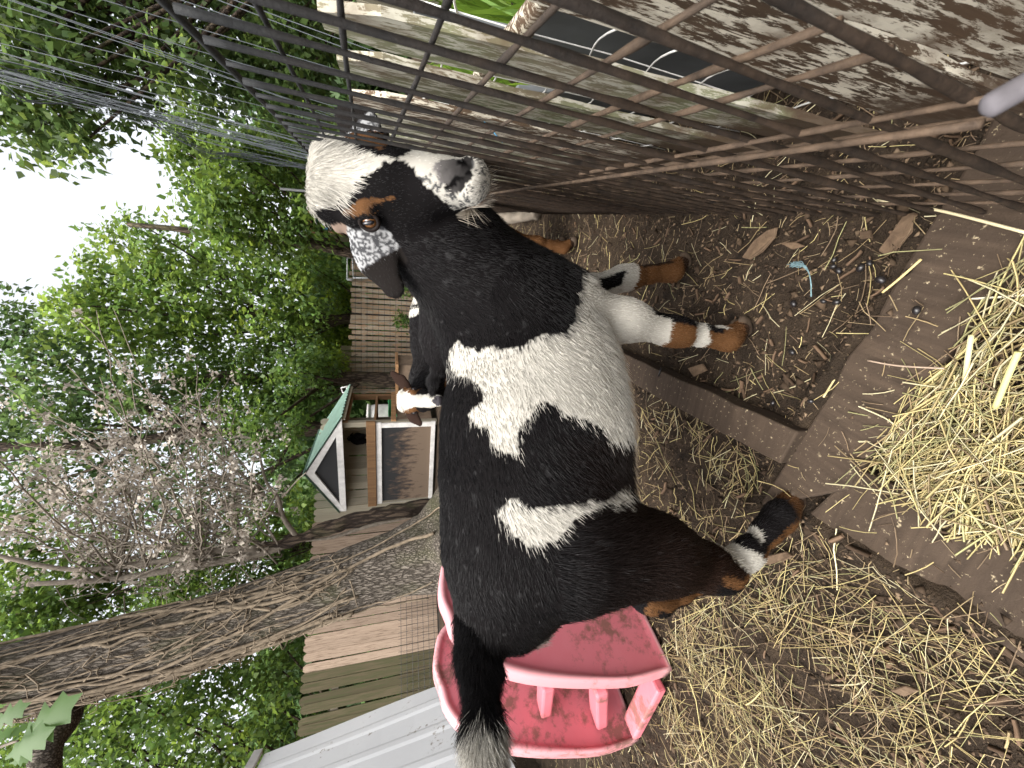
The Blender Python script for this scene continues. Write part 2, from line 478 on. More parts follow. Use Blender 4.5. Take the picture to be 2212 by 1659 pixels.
# ------------------------------------------------------------------ leaves and trees
def leaves(P, D, Nn, Ln, W, C, name, mat, parent=None, lobes=False):
    """flat leaves: base P, direction D, upper side Nn, length, width, colour"""
    n = len(P); D = nrm(D); S = nrm(np.cross(D, Nn)); U = np.cross(S, D)
    prof = [(0, 0, 0), (0.38, 0.5, 0.10), (1, 0, -0.08), (0.38, -0.5, 0.10)]
    V = np.stack([P + D * (Ln * a)[:, None] + S * (W * b)[:, None] + U * (W * c_)[:, None] for a, b, c_ in prof], 1).reshape(-1, 3)
    F = np.arange(n * 4).reshape(n, 4)
    return mesh(name, V, F, mat, parent, False, np.repeat(C, 4, 0))

def crown(parent, blobs, n_leaf, size, col, name='crown', spread=0.16, ybias=0.25, seed=0, droop=0.3):
    """leaf clumps through the volume of several ellipsoids: (centre, radius); n_leaf over all of them"""
    r = np.random.default_rng(seed + 11)
    w = np.array([b[1] ** 2 for b in blobs]); w = w / w.sum(); Ps = []; Cs = []; Os = []
    for (c, R), ww in zip(blobs, w):
        k = max(3, int(n_leaf * ww / 14))
        d = nrm(r.normal(0, 1, (k, 3))); rad = R * r.random(k) ** 0.45
        cc = c + d * rad[:, None] * np.array([1, 1, 0.85])
        m = r.integers(8, 21, k); idx = np.repeat(np.arange(k), m)
        p = cc[idx] + r.normal(0, spread, (len(idx), 3)) * np.array([1, 1, 0.6])
        val = np.clip(r.normal(1, 0.26, k), 0.5, 1.8)[idx] * r.normal(1, 0.12, len(idx)); yl = np.clip(r.normal(ybias, 0.25, k), 0, 1)[idx]
        col_ = np.asarray(col)[None] * val[:, None] * (1 + yl[:, None] * np.array([0.9, 0.45, -0.1]))
        Ps.append(p); Cs.append(col_); Os.append(nrm(p - c))
    P = np.concatenate(Ps); C = np.clip(np.concatenate(Cs), 0.004, 0.5); O = np.concatenate(Os); n = len(P)
    D = nrm(O * 0.6 + r.normal(0, 0.6, (n, 3)) + np.array([0, 0, -droop])); Nn = nrm(np.array([0, 0, 1.0]) + r.normal(0, 0.45, (n, 3)))
    L = size * r.uniform(0.65, 1.3, n)
    return leaves(P, D, Nn, L, L * r.uniform(0.5, 0.75, n), C, name, M['leaf'], parent)

def tree(name, label, base, top, r0, blobs, n_leaf, size, col, group='trees behind the pen', bark='bark_dark', seed=0, ybias=0.25, cat='tree', limbs=True, **kw):
    base = np.asarray(base, float); top = np.asarray(top, float)
    root = empty(name, base); tag(root, label, cat, group)
    r = np.random.default_rng(seed)
    k = 9; t = np.linspace(0, 1, k)[:, None]
    P = (top - base) * t + np.concatenate([np.zeros((1, 3)), r.normal(0, 0.05, (k - 1, 3)) * np.array([1, 1, 0])])
    P = spline(P, 22); V, F = tube(P, np.linspace(r0 * 1.15, r0 * 0.35, 22), 10)
    V += (vnoise(V + seed, 6)[:, None] - 0.5) * r0 * 0.25
    mesh('trunk', V, F, M[bark], root, True)
    bl = [(np.asarray(c) - base, R) for c, R in blobs]
    if limbs:
        for c, R in bl:
            z0 = np.clip(c[2] * r.uniform(0.35, 0.7), 0.3, P[-1, 2]); a = np.array([np.interp(z0, P[:, 2], P[:, i]) for i in range(3)])
            if np.linalg.norm(c - a) < 0.25: continue
            mid = (a + c) / 2 + np.array([0, 0, -0.06]) * np.linalg.norm(c - a) + r.normal(0, 0.08, 3)
            V, F = tube(spline([a, mid, c], 9), np.linspace(r0 * 0.30, r0 * 0.08, 9), 6)
            mesh('limb', V, F, M[bark], root, True)
    crown(root, bl, n_leaf, size, col, seed=seed, ybias=ybias, **kw)
    return root

def px_blobs(pts, Y, rpx, jit=0.12, seed=0):
    r = np.random.default_rng(seed + 5); out = []
    for p in pts:
        x, y = p[:2]; rr = p[2] if len(p) > 2 else rpx
        yy = Y * (1 + r.uniform(-jit, jit)); c = at(x, y, yy)
        out.append((c, rr / 830.6 * np.linalg.norm(c - np.array([0, 0, H])) * 0.92))
    return out

GREEN = (0.066, 0.128, 0.030); LIGHT = (0.100, 0.180, 0.042); DARK = (0.058, 0.108, 0.036); MAPLE = (0.066, 0.118, 0.036)
# overhanging maple beside the wire panel
tree('maple_tree', 'dark leafy maple whose branches hang over the wire panel, sky showing through', (6.6, 5.6, 0), (6.2, 5.9, 6.2), 0.16,
     px_blobs([(-40, 20), (40, 60), (120, 30), (210, 40), (320, 30), (420, 60), (520, 50), (620, 50), (700, 90), (60, 140, 60), (130, 150, 50), (330, 110, 55), (390, 150, 50), (480, 160, 55), (560, 190, 60), (640, 200, 60), (100, 215, 42), (60, 285, 40), (150, 285, 38), (270, 190, 42), (250, 245, 34), (190, 300, 26), (-30, 190, 60)], 6.4, 72, seed=1),
     15000, 0.115, MAPLE, seed=1, spread=0.14, ybias=0.22)
tree('broadleaf_tree', 'green tree filling the gap over the goat\'s head', (3.6, 11.0, 0), (3.7, 11.2, 6.5), 0.14,
     px_blobs([(385, 320, 36), (420, 260, 40), (440, 330, 50), (500, 330, 50), (570, 310, 50), (410, 390, 40), (470, 420, 50), (540, 420, 60), (620, 400, 60), (450, 475, 42), (500, 490, 60), (600, 500, 60), (680, 480, 55), (690, 390, 60), (690, 300, 60), (740, 440, 50)], 10.5, 62, seed=2),
     11000, 0.15, GREEN, seed=2, ybias=0.45)
tree('broadleaf_tree', 'broad pale green tree standing over the gapped far fence', (2.2, 13.5, 0), (1.9, 13.6, 8.5), 0.17,
     px_blobs([(300, 480, 26), (245, 525, 34), (310, 560, 52), (400, 560, 65), (490, 580, 70), (590, 590, 70), (680, 580, 60), (205, 585, 30), (150, 655, 40), (230, 650, 60), (340, 650, 70), (440, 660, 70), (550, 670, 75), (650, 670, 65), (720, 650, 45), (180, 710, 55), (280, 730, 65), (390, 740, 70), (510, 750, 70), (620, 750, 65), (700, 730, 50)], 13, 70, seed=3),
     15000, 0.165, LIGHT, seed=3, ybias=0.3)
tree('broadleaf_tree', 'green tree with a thick dark trunk rising just behind the little house', (0.15, 11.8, 0), (0.1, 12.2, 6.5), 0.22,
     px_blobs([(560, 800, 55), (640, 800, 50), (690, 790, 40), (600, 860, 50), (530, 880, 55), (650, 870, 40), (700, 850, 35), (460, 830, 60), (560, 930, 45), (630, 925, 38)], 11, 55, seed=4),
     7500, 0.13, GREEN, seed=4, ybias=0.2)
tree('broadleaf_tree', 'tall dark tree behind the dead flowering shrub, white sky between its leaves', (-1.3, 12.5, 0), (-1.5, 12.5, 11), 0.22,
     px_blobs([(20, 700, 50), (60, 770, 45), (-20, 800, 55), (120, 820, 60), (210, 840, 60), (320, 850, 65), (410, 860, 60), (20, 900, 55), (130, 930, 60), (260, 950, 65), (380, 960, 65), (490, 960, 60), (580, 1000, 50), (40, 1060, 55), (160, 1080, 60), (300, 1070, 60), (420, 1080, 65), (520, 1080, 60), (600, 1070, 50), (-20, 1000, 60)], 12.5, 65, seed=5),
     14000, 0.15, DARK, seed=5, ybias=0.2)
tree('broadleaf_tree', 'bright green bushy tree behind the boards between shrub and big trunk', (-3.6, 9.5, 0), (-3.6, 9.6, 5.5), 0.10,
     px_blobs([(660, 1085, 45), (660, 1150, 45), (630, 1210, 50), (560, 1150, 55), (560, 1230, 55), (470, 1180, 60), (470, 1270, 60), (380, 1230, 60), (360, 1310, 60), (270, 1280, 60), (160, 1300, 55), (200, 1200, 50), (60, 1240, 50), (20, 1330, 50), (90, 1340, 50), (30, 1180, 45)], 9.5, 55, seed=6),
     11500, 0.12, GREEN, seed=6, ybias=0.35)
tree('broadleaf_tree', 'shady green tree behind the mossy boards, beyond the vine covered trunk', (-7.4, 7.6, 0), (-7.6, 7.8, 7), 0.12,
     px_blobs([(590, 1370, 50), (540, 1420, 55), (610, 1450, 45), (560, 1510, 55), (600, 1590, 50), (540, 1640, 60), (460, 1450, 60), (440, 1540, 65), (460, 1640, 60), (360, 1450, 60), (340, 1540, 65), (330, 1650, 65), (240, 1480, 60), (230, 1580, 65), (200, 1660, 60), (120, 1590, 60), (60, 1560, 55), (30, 1650, 60), (380, 1700, 60)], 8, 60, seed=7),
     13000, 0.105, GREEN, seed=7, ybias=0.35)
# low growth over the far fence
tree('leafy_bush', 'yellow-green bush leaning over the far fence next to the little house', (1.6, 13.2, 0), (1.6, 13.2, 1.9), 0.05,
     px_blobs([(735, 700, 32), (725, 740, 35), (735, 640, 28), (720, 790, 30)], 12.8, 30, seed=8), 3000, 0.11, (0.10, 0.18, 0.025), 'bushes along the fences', seed=8, ybias=0.6, cat='bush')
for i, (x, y) in enumerate([(861, 617), (864, 690)]):
    tree('ivy_clump', ['small green weed growing through the far fence below the goat\'s ear tip', 'green weed low on the far fence, nearer the small black goat\'s house'][i], gnd(893, y) * np.array([1, 0.965, 0]) , at(864, y, 11.9), 0.012,
         [(at(862, y, 11.85), 0.22), (at(877, y + 8, 11.8), 0.18)], 320, 0.085, GREEN, 'weeds on the far fence', seed=20 + i, spread=0.07, cat='weed', limbs=False)

# far wood, one mass
def far_wood():
    r = np.random.default_rng(77)
    n = 70000
    az = r.uniform(-1.15, 0.9, n); d = r.uniform(17, 27, n); top = 4.5 + 5.0 * vnoise(np.stack([az * 3.2, d * 0, d * 0], 1), 1.0)
    z = r.random(n) ** 0.8 * top * np.where((az > -0.02) & (az < 0.42), 0.55, 0.8)
    P = np.stack([np.sin(az) * d, np.cos(az) * d, z], 1) + r.normal(0, 0.2, (n, 3))
    k = vnoise(P, 0.8); C = np.array(DARK) * (0.6 + 1.6 * k)[:, None] * (1 + 0.5 * (vnoise(P + 30, 0.5)[:, None] - 0.3) * np.array([1.2, 0.8, 0]))
    L = r.uniform(0.3, 0.6, n)
    tag(leaves(P, r.normal(0, 1, (n, 3)), nrm(np.array([0, -0.4, 1]) + r.normal(0, 0.5, (n, 3))), L, L * 0.7, np.clip(C, 0.004, 0.4), 'distant_wood', M['leaf']), 'dark green wood closing the view behind all the trees', 'wood', kind='stuff')
far_wood()
# ------------------------------------------------------------------ board fences
def fence_boards(root, a, b, h, w, gap, mat, thick=0.018, jag=0.02, dog=0.0, lean=0.01, pick=None, skip=0.0, base=None, z0=0.02):
    """vertical boards from a to b; each a child object of root"""
    a, b = np.asarray(a, float)[:2], np.asarray(b, float)[:2]; e = nrm(b - a); Ltot = np.linalg.norm(b - a); ang = math.atan2(e[1], e[0])
    n = int(Ltot / (w + gap)); ms = {}
    for i in range(n):
        if random.random() < skip: continue
        s = (i + 0.5) * (w + gap); mt = mat if pick is None else pick(s / Ltot, i)
        ww = w * random.uniform(0.93, 1.04); hh = h + random.uniform(-jag, jag)
        key = (mt, i % 5)
        if key not in ms:
            V = []; c = dog * w
            pts = [(-0.5, 0), (0.5, 0), (0.5, 1), (0.5 - dog, 1.0), (-0.5 + dog, 1.0), (-0.5, 1)] if not dog else [(-0.5, 0), (0.5, 0), (0.5, 1 - 0.022), (0.5 - dog, 1), (-0.5 + dog, 1), (-0.5, 1 - 0.022)]
            if not dog: pts = [(-0.5, 0), (0.5, 0), (0.5, 1.0), (-0.5, 1.0)]
            m = len(pts); warp = random.uniform(-0.25, 0.25)
            V = [(x, y, z * 1.0) for y in (-0.5, 0.5) for (x, z) in pts]; V = [(x, y + warp * z * (0 if abs(x) < 0 else 1), z) for x, y, z in V]
            F = [tuple(range(m)), tuple(range(2 * m - 1, m - 1, -1))] + [(j + m, (j + 1) % m + m, (j + 1) % m, j) for j in range(m)]
            me = bpy.data.meshes.new('board'); me.from_pydata(V, [], F); me.materials.append(M[mt]); ms[key] = me
        o = link('board', ms[key], root)
        p = a + e * s
        o.location = (p[0] - root.location[0], p[1] - root.location[1], z0); o.scale = (ww, thick, hh)
        o.rotation_euler = (0, random.uniform(-lean, lean), ang + random.uniform(-0.02, 0.02))
    return e, ang

# fence behind the toy, the big trunk and the little house: newer boards, then mossy ones
LF0, LF1 = np.array([-5.6, 4.67]), np.array([-0.55, 6.88])
lf = empty('board_fence', (LF1[0], LF1[1], 0)); tag(lf, 'tall dog-eared board fence behind the big trunk, pinkish boards meeting mossy ones', 'fence', 'board fences')
def lf_pick(t, i):
    x = LF0[0] + (LF1[0] - LF0[0]) * t
    return 'wood_mossy' if x < -3.72 else ('wood_pink' if x < -2.05 else 'wood_grey')
eL, _ = fence_boards(lf, LF0, LF1, 1.72, 0.105, 0.003, None, pick=lf_pick, dog=0.28, jag=0.012)
for z in (0.45, 1.35):
    MB().beam((LF0[0] - LF1[0], LF0[1] - LF1[1] + 0.05, z), (0, 0.05, z), 0.04, 0.09).build('rail', M['wood_grey'], lf)
# weld mesh along its foot
nL = np.array([eL[1], -eL[0]])
def wire_grid(name, label, a, b, z0, z1, ds, dz, r, mat, group='wire meshes', post=None):
    a, b = np.asarray(a, float), np.asarray(b, float); L = np.linalg.norm(b - a); e = (b - a) / L
    root = empty(name, (a[0], a[1], 0)); tag(root, label, 'wire mesh', group)
    mb = MB()
    for s in np.arange(0, L, ds): mb.tube([(e[0] * s, e[1] * s, z0), (e[0] * s, e[1] * s, z1)], r, 4)
    for z in np.arange(z0, z1 + 1e-6, dz): mb.tube([(0, 0, z), (e[0] * L, e[1] * L, z)], r, 4)
    tag(mb.build('wires', M[mat], root), kind='stuff')
    if post:
        for s in np.arange(0.3, L, post): MB().tube([(e[0] * s, e[1] * s, 0), (e[0] * s, e[1] * s, z1 + 0.06)], 0.022, 8).build('post', M['galv'], root, True)
    return root
wire_grid('wire_mesh', 'low dark wire mesh along the foot of the pink and mossy boards', LF0 + nL * 0.06, LF0 + eL * 3.6 + nL * 0.06, 0.0, 0.56, 0.075, 0.075, 0.0028, 'wire_dark')
# gapped fence at the far end
ff = empty('slatted_fence', (0.3, 12.35, 0)); tag(ff, 'weathered grey fence of spaced boards at the far end of the pen', 'fence', 'board fences')
fence_boards(ff, (-0.3, 12.35), (8.5, 12.4), 1.80, 0.125, 0.035, 'wood_far', jag=0.05, lean=0.012)
for z in (0.5, 1.45):
    MB().beam((-0.6, 0.04, z), (8.2, 0.09, z), 0.04, 0.09).build('rail', M['wood_far'], ff)
wire_grid('wire_mesh', 'tall thin wire mesh in front of the far spaced boards', (-0.2, 11.95), (6.5, 12.0), 0.05, 1.75, 0.16, 0.16, 0.005, 'wire_dark')
# plain board wall seen above the far fence, next to the little house
sh = empty('board_screen', (0.35, 13.0, 0)); tag(sh, 'low plain board screen rising behind the far fence beside the house', 'screen')
fence_boards(sh, (0.05, 13.0), (1.35, 13.05), 2.14, 0.16, 0.003, 'wood_mossy', jag=0.01)

# galvanised pipe frames above the fence
def pipes(name, label, paths, r, mat, cat):
    base = np.asarray(paths[0][0]); root = empty(name, (base[0], base[1], 0)); tag(root, label, cat)
    off = np.array([base[0], base[1], 0])
    for p in paths: MB().tube(np.asarray(p) - off, r, 8).build('pipe', M[mat], root, True)
    return root
Yp = 12.2
q = lambda x, y: at(x, y, Yp)
pipes('pipe_frame', 'galvanised pipe frame sticking up over the far fence beside the goat\'s ear', [[q(893, 556), q(750, 556), q(750, 604)], [q(762, 556), q(763, 600), q(893, 600)], [q(750, 604), q(763, 604)]], 0.028, 'galv', 'pipe frame')
pipes('chair_frame', 'small white metal frame standing at the corner of the little house', [[at(760, 846, 8.2), at(740, 848, 8.2), at(737, 838, 8.2), at(757, 833, 8.2)], [at(750, 836, 8.2), at(748, 846, 8.2)]], 0.014, 'wire_white', 'frame')
# blue sheeted shelter far off
c0 = at(695, 475, 14.5)
bs = empty('shelter', (c0[0], c0[1], 0)); tag(bs, 'distant shelter with a blue sheet and brown roof edge behind the goat\'s head', 'shelter')
w_ = 0.62
MB().box((0, 0, c0[2]), (w_ * 1.0, 0.02, 0.36)).build('sheet', M['blue_tarp'], bs)
MB().box((0.12, -0.15, c0[2] + 0.27), (w_ * 1.9, 0.9, 0.09)).build('roof', M['wood_brown'], bs)
MB().box((0, 0.3, (c0[2] - 0.18) / 2), (w_ * 1.5, 0.6, c0[2] - 0.18)).build('wall', M['wood_mossy'], bs)
for s_ in (-1, 1): MB().box((s_ * w_ * 0.72, -0.1, (c0[2] + 0.22) / 2), (0.07, 0.07, c0[2] + 0.22)).build('post', M['wood_brown'], bs)

# ------------------------------------------------------------------ the little goat house
HFL, HFR = gnd(936, 1083), gnd(944, 908)
hx = nrm((HFR - HFL)[:2]); HW = float(np.linalg.norm((HFR - HFL)[:2])); hang = math.atan2(hx[1], hx[0])
hut = empty('goat_house', (HFL[0], HFL[1], 0), hang); tag(hut, 'small raised goat house with a green roof and white trimmed gable', 'goat house')
HD, EAVE, APEX, MIDZ = 1.05, 1.30, 1.80, 0.93
def part(name, mat, mb, bevel=0.0): return mb.build(name, M[mat], hut, bevel=bevel)
for (x, y, m_) in ((0.03, 0.03, 'wood_brown'), (HW - 0.035, 0.03, 'wood_grey'), (0.04, HD - 0.04, 'wood_brown'), (HW - 0.04, HD - 0.04, 'wood_brown')):
    part('post', m_, MB().box((x, y, EAVE / 2), (0.075, 0.075, EAVE)), 0.004)
part('beam', 'wood_brown', MB().box((HW / 2, -0.035, MIDZ), (HW + 0.06, 0.05, 0.125)), 0.004)
part('platform', 'wood_brown', MB().box((HW / 2, HD / 2, MIDZ - 0.05), (HW - 0.02, HD - 0.02, 0.03)))
# front panel: black above, tan below, white frame round it
part('panel', 'stained', MB().box((HW / 2, 0.0, 0.46), (HW - 0.16, 0.02, 0.80)))
for (c, s) in (((HW / 2, -0.022, 0.825), (HW - 0.0, 0.03, 0.075)), ((HW / 2, -0.022, 0.055), (HW - 0.0, 0.03, 0.06)), ((0.045, -0.022, 0.436), (0.07, 0.028, 0.70)), ((HW - 0.045, -0.022, 0.436), (0.07, 0.028, 0.70))):
    part('trim', 'white_paint', MB().box(c, s), 0.003)
# side wall and its rails
part('side_panel', 'tan_board', MB().box((HW - 0.01, HD / 2, 0.32), (0.02, HD - 0.12, 0.5)))
part('rail', 'wood_brown', MB().box((HW + 0.01, HD / 2, 0.62), (0.04, HD, 0.07)), 0.003)
part('rail', 'wood_brown', MB().box((HW - 0.005, HD / 2, EAVE - 0.03), (0.05, HD, 0.07)), 0.003)
part('rail', 'wood_brown', MB().box((0.03, HD / 2, EAVE - 0.03), (0.05, HD, 0.07)), 0.003)

# gable: white triangle trim round a black board
xl, xr, zl = -0.10, HW + 0.10, EAVE
xm = HW / 2
def tri_prism(pts, y0, y1):
    m = len(pts); V = [(x, y, z) for y in (y0, y1) for x, z in pts]
    return MB().add(V, [tuple(range(m)), tuple(range(2 * m - 1, m - 1, -1))] + [(j + m, (j + 1) % m + m, (j + 1) % m, j) for j in range(m)])
part('gable_board', 'stained', tri_prism([(xl + 0.12, zl + 0.03), (xr - 0.12, zl + 0.03), (xm, APEX - 0.07)], -0.05, -0.02))
tw = 0.085
part('trim', 'white_paint', tri_prism([(xl + 0.10, zl), (xr - 0.10, zl), (xr - 0.21, zl + tw), (xl + 0.21, zl + tw)], -0.080, -0.052))
for sgn, xe in ((-1, xl), (1, xr)):
    part('trim', 'white_paint', tri_prism([(xe, zl), (xe - sgn * 0.115, zl), (xm, APEX - tw * 1.3), (xm, APEX)], -0.083, -0.055))
# roof: two corrugated slopes
for sgn, xe in ((-1, xl - 0.02), (1, xr + 0.02)):
    n = 49; V = []; up = np.array([sgn * (APEX - zl), 0, abs(xe - xm)]); up = up / np.linalg.norm(up)
    ys = np.linspace(-0.10, HD + 0.12, n)
    for lay in (0.0, -0.012):
        for i, y in enumerate(ys):
            b_ = 0.010 * (1 if i % 4 < 2 else -1) * 0.6 + 0.012 + lay
            for (x, z) in ((xe, zl - 0.005), (xm, APEX + 0.008)): V.append(np.array([x, y, z]) + up * b_)
    F = []
    for lay in (0, 1):
        o_ = lay * 2 * n
        for i in range(n - 1):
            f = (o_ + 2 * i, o_ + 2 * i + 1, o_ + 2 * i + 3, o_ + 2 * i + 2); F.append(f if (lay == 0) == (sgn > 0) else f[::-1])
    part('roof_sheet', 'green_roof', MB().add(V, F))
part('ridge_cap', 'green_roof', MB().beam((xm, -0.11, APEX + 0.022), (xm, HD + 0.13, APEX + 0.022), 0.07, 0.012))
part('fascia', 'wood_grey', MB().beam((xr - 0.02, -0.05, zl - 0.01), (xr - 0.02, HD + 0.1, zl - 0.01), 0.02, 0.06))
# things about the house
tb = gnd(905, 868)
tq = at(812, 900, 8.0); tub = empty('plastic_barrel', (tq[0], 8.0, 0)); tag(tub, 'white plastic barrel standing behind the little house', 'barrel')
MB().tube(spline([(0, 0, 0.01), (0, 0, 0.1), (0, 0, 0.6), (0, 0, 1.05)], 16), [0.22] + [0.24] * 14 + [0.22], 20).build('bowl', M['white_paint'], tub, True)
MB().tube([(0, 0, 1.05), (0, 0, 1.10)], [0.25, 0.25], 20).build('rim', M['white_paint'], tub, True)
tq = at(842, 880, 7.6); gb = empty('green_bin', (tq[0], 7.6, 0)); tag(gb, 'green plastic bin in front of the white barrel', 'bin')
MB().tube([(0, 0, 0.01), (0, 0, 0.68)], [0.14, 0.18], 16).build('bowl', M['green_plastic'], gb, True)
MB().tube([(0, 0, 0.68), (0, 0, 0.71)], [0.19, 0.19], 16).build('rim', M['green_plastic'], gb, True)
px0 = gnd(940, 838)
bx = empty('planter_box', (px0[0], px0[1] + 0.15, 0), hang); tag(bx, 'brown wooden box beside the little house, behind the white-faced goat', 'box')
for (c, s) in (((0, 0, 0.28), (0.75, 0.03, 0.55)), ((0, 0.5, 0.28), (0.75, 0.03, 0.55)), ((-0.36, 0.25, 0.28), (0.03, 0.47, 0.55)), ((0.36, 0.25, 0.28), (0.03, 0.47, 0.55))):
    MB().box(c, s).build('side', M['tan_board'], bx)
for (c, s) in (((0, -0.03, 0.57), (0.82, 0.08, 0.04)), ((0, 0.53, 0.57), (0.82, 0.08, 0.04)), ((-0.38, 0.25, 0.573), (0.08, 0.48, 0.04)), ((0.38, 0.25, 0.573), (0.08, 0.48, 0.04))):
    MB().box(c, s).build('rim', M['wood_brown'], bx)

# ------------------------------------------------------------------ the big vine-covered trunk
TP = [np.array(p) for p in ((-1.93, 4.62, -0.05), (-1.98, 4.62, 0.25), (-2.10, 4.6, 0.8), (-2.22, 4.6, 1.3), (-2.38, 4.6, 2.0), (-2.50, 4.6, 2.7), (-2.60, 4.6, 3.5), (-2.68, 4.6, 4.4), (-2.74, 4.6, 5.4), (-2.8, 4.6, 6.6))]
big = empty('vine_tree', (-1.93, 4.62, 0)); tag(big, 'big leaning tree trunk covered in bare vine stems behind the goat\'s rump', 'tree')
TB = np.array([-1.93, 4.62, 0]); TC = spline([p - TB for p in TP], 150); TR = np.interp(TC[:, 2], [-0.05, 0.08, 0.25, 0.6, 1.3, 3, 6.6], [0.66, 0.56, 0.43, 0.36, 0.325, 0.31, 0.28])
TV, TF = tube(TC, TR, 96, False)
cen = np.repeat(TC, 96, 0); rad = TV - cen; ang = np.tile(np.arange(96) * 2 * math.pi / 96, 150)
flare = np.clip((0.7 - TV[:, 2]) / 0.7, 0, 1) ** 2 * 0.22 * np.cos(ang * 5 + 1.0)
q3 = np.stack([np.cos(ang) * 3.2, np.sin(ang) * 3.2, TV[:, 2] * 0.9], 1)
ridge = 0.055 * (vnoise(q3, 2.6) - 0.5) + 0.035 * (np.abs(vnoise(q3 + 4, 6.5) - 0.5) * 2 - 0.5)
TV = cen + rad * (1 + flare + ridge)[:, None]
mesh('trunk', TV, TF, M['bark'], big, True)
def on_trunk(s, phi, lift):
    """point on the trunk: height index s 0..1, angle phi (0 = towards the camera)"""
    i = np.clip(s * 149, 0, 149); j = int(i); c = TC[j]; r = TR[j] * (1 + (0.0 if c[2] > 0.7 else 0.1)) + lift
    return c + r * np.array([math.sin(phi), -math.cos(phi), 0])
rv = np.random.default_rng(5)
for k in range(22):
    phi = rv.uniform(-1.35, 1.2); s0 = rv.uniform(0.02, 0.12) if k < 4 else rv.uniform(0.24, 0.40); s1 = rv.uniform(0.6, 1.0); n = 34; P = []; ph = phi; dph = rv.normal(0, 0.03)
    for t in np.linspace(0, 1, n):
        dph = dph * 0.8 + rv.normal(0, 0.035); ph = ph + dph - 0.012 * (ph - phi * 0.8)
        P.append(on_trunk(s0 + (s1 - s0) * t, ph, 0.012 + 0.012 * rv.random()))
    r0 = rv.choice([0.007, 0.009, 0.012, 0.017])
    V, F = tube(spline(P, 70), r0 * np.linspace(1.1, 0.75, 70) * (1 + 0.25 * (rv.random(70) - 0.5)), 6)
    mesh('vine_stem', V, F, M['vine_bark'], big, True)
mb = MB()
for k in range(300):
    s = rv.uniform(0.28, 0.98); ph = rv.uniform(-1.6, 1.5); n = rv.integers(4, 8); P = []; d = rv.normal(0, 0.10); ds = rv.normal(0, 0.010)
    for i in range(n):
        P.append(on_trunk(np.clip(s, 0.02, 0.99), ph, 0.015 + (0.02 * i * (rv.random() < 0.4)) + 0.012 * rv.random())); s += ds + rv.normal(0, 0.004); ph += d + rv.normal(0, 0.03)
    mb.tube(spline(P, 3 * n), np.linspace(0.007, 0.0025, 3 * n), 4)
tag(mb.build('rootlets', M['vine_bark'], big, True), kind='stuff')
# the bough leaving it on the far side of the picture's edge
bb = [at(140, 1520, 4.6) - TB, at(135, 1560, 4.4) - TB, at(108, 1600, 4.25) - TB, at(97, 1650, 4.15) - TB, at(110, 1760, 4.1) - TB]
V, F = tube(spline(bb, 24), np.linspace(0.13, 0.085, 24), 14); mesh('bough', V, F, M['bark'], big, True)

# ------------------------------------------------------------------ dead leaning shrub with pale seed heads
DY = 5.35
ds_base = gnd(945, 1088); ds_base = np.array([-1.72, 5.3, 0.0])
shrub = empty('flowering_shrub', ds_base); tag(shrub, 'leaning bare-stemmed shrub with clusters of dry pale seed heads', 'shrub')
LB = lambda x, y, Y=DY: at(x, y, Y) - ds_base
V, F = tube(spline([(0.02, 0, -0.02), LB(930, 1094), LB(840, 1108), LB(740, 1132), LB(640, 1165), LB(560, 1185)], 40), np.interp(np.linspace(0, 1, 40), [0, 0.3, 1], [0.12, 0.10, 0.055]) , 12)
V += (vnoise(V, 9)[:, None] - 0.5) * 0.05
mesh('trunk', V, F, M['bark_dark'], shrub, True)
for pts, r0 in (([LB(900, 1110), LB(800, 1135), LB(720, 1160), LB(660, 1168)], 0.035), ([LB(645, 1165), LB(612, 1118), LB(600, 1075), LB(575, 1040, 5.6), LB(560, 980, 5.8)], 0.034),
                ([LB(610, 1115), LB(560, 1100, 5.2), LB(480, 1085, 5.4)], 0.02), ([LB(610, 1075), LB(640, 1040, 5.2), LB(662, 1020, 5.1)], 0.012), ([LB(600, 1060), LB(585, 1090, 5), LB(560, 1130, 4.9)], 0.012),
                ([LB(640, 1165), LB(560, 1195), LB(430, 1220), LB(250, 1250), LB(60, 1262)], 0.06), ([LB(560, 1185), LB(470, 1190), LB(330, 1215), LB(150, 1230), LB(-50, 1190)], 0.045)):
    V, F = tube(spline(pts, 26), np.linspace(r0, r0 * 0.4, 26), 8); mesh('limb', V, F, M['twig_bark'], shrub, True)
rs = np.random.default_rng(21)
area = [(0, 700), (120, 660), (300, 650), (430, 690), (520, 760), (560, 860), (600, 960), (640, 1030), (600, 1110), (520, 1160), (420, 1210), (200, 1240), (-30, 1230), (-30, 720)]
twigs = MB(); heads_P = []; starts = [LB(600, 1190), LB(520, 1190), LB(430, 1205), LB(560, 1060), LB(330, 1215), LB(250, 1240)]
ends = []
while len(ends) < 85:
    p = np.array([rs.uniform(-30, 640), rs.uniform(650, 1240)])
    if inpoly(p[None], area)[0] and rs.random() < 0.35 + 0.65 * np.clip((p[1] - 650) / 350, 0, 1): ends.append(p)
for p in ends:
    e = LB(p[0], p[1], rs.uniform(4.9, 6.4)); s = starts[rs.integers(len(starts))] + rs.normal(0, 0.05, 3)
    mid = s * 0.5 + e * 0.5 + rs.normal(0, 0.16, 3) + np.array([0, 0, 0.10])
    C_ = spline([s, mid, e], 16); C_[1:-1] += rs.normal(0, 0.012, (14, 3))
    twigs.tube(C_, np.linspace(0.011, 0.004, 16), 5)
    for t in np.linspace(0.55, 1.0, 6): heads_P.append(C_[int(t * 15)] + rs.normal(0, 0.07, 3))
    for k in range(3):
        a = C_[rs.integers(5, 14)]; b_ = a + rs.normal(0, 0.16, 3) + np.array([0, 0, 0.08]); twigs.tube(spline([a, (a + b_) / 2 + rs.normal(0, 0.03, 3), b_], 6), np.linspace(0.005, 0.0025, 6), 4); heads_P.append(b_)
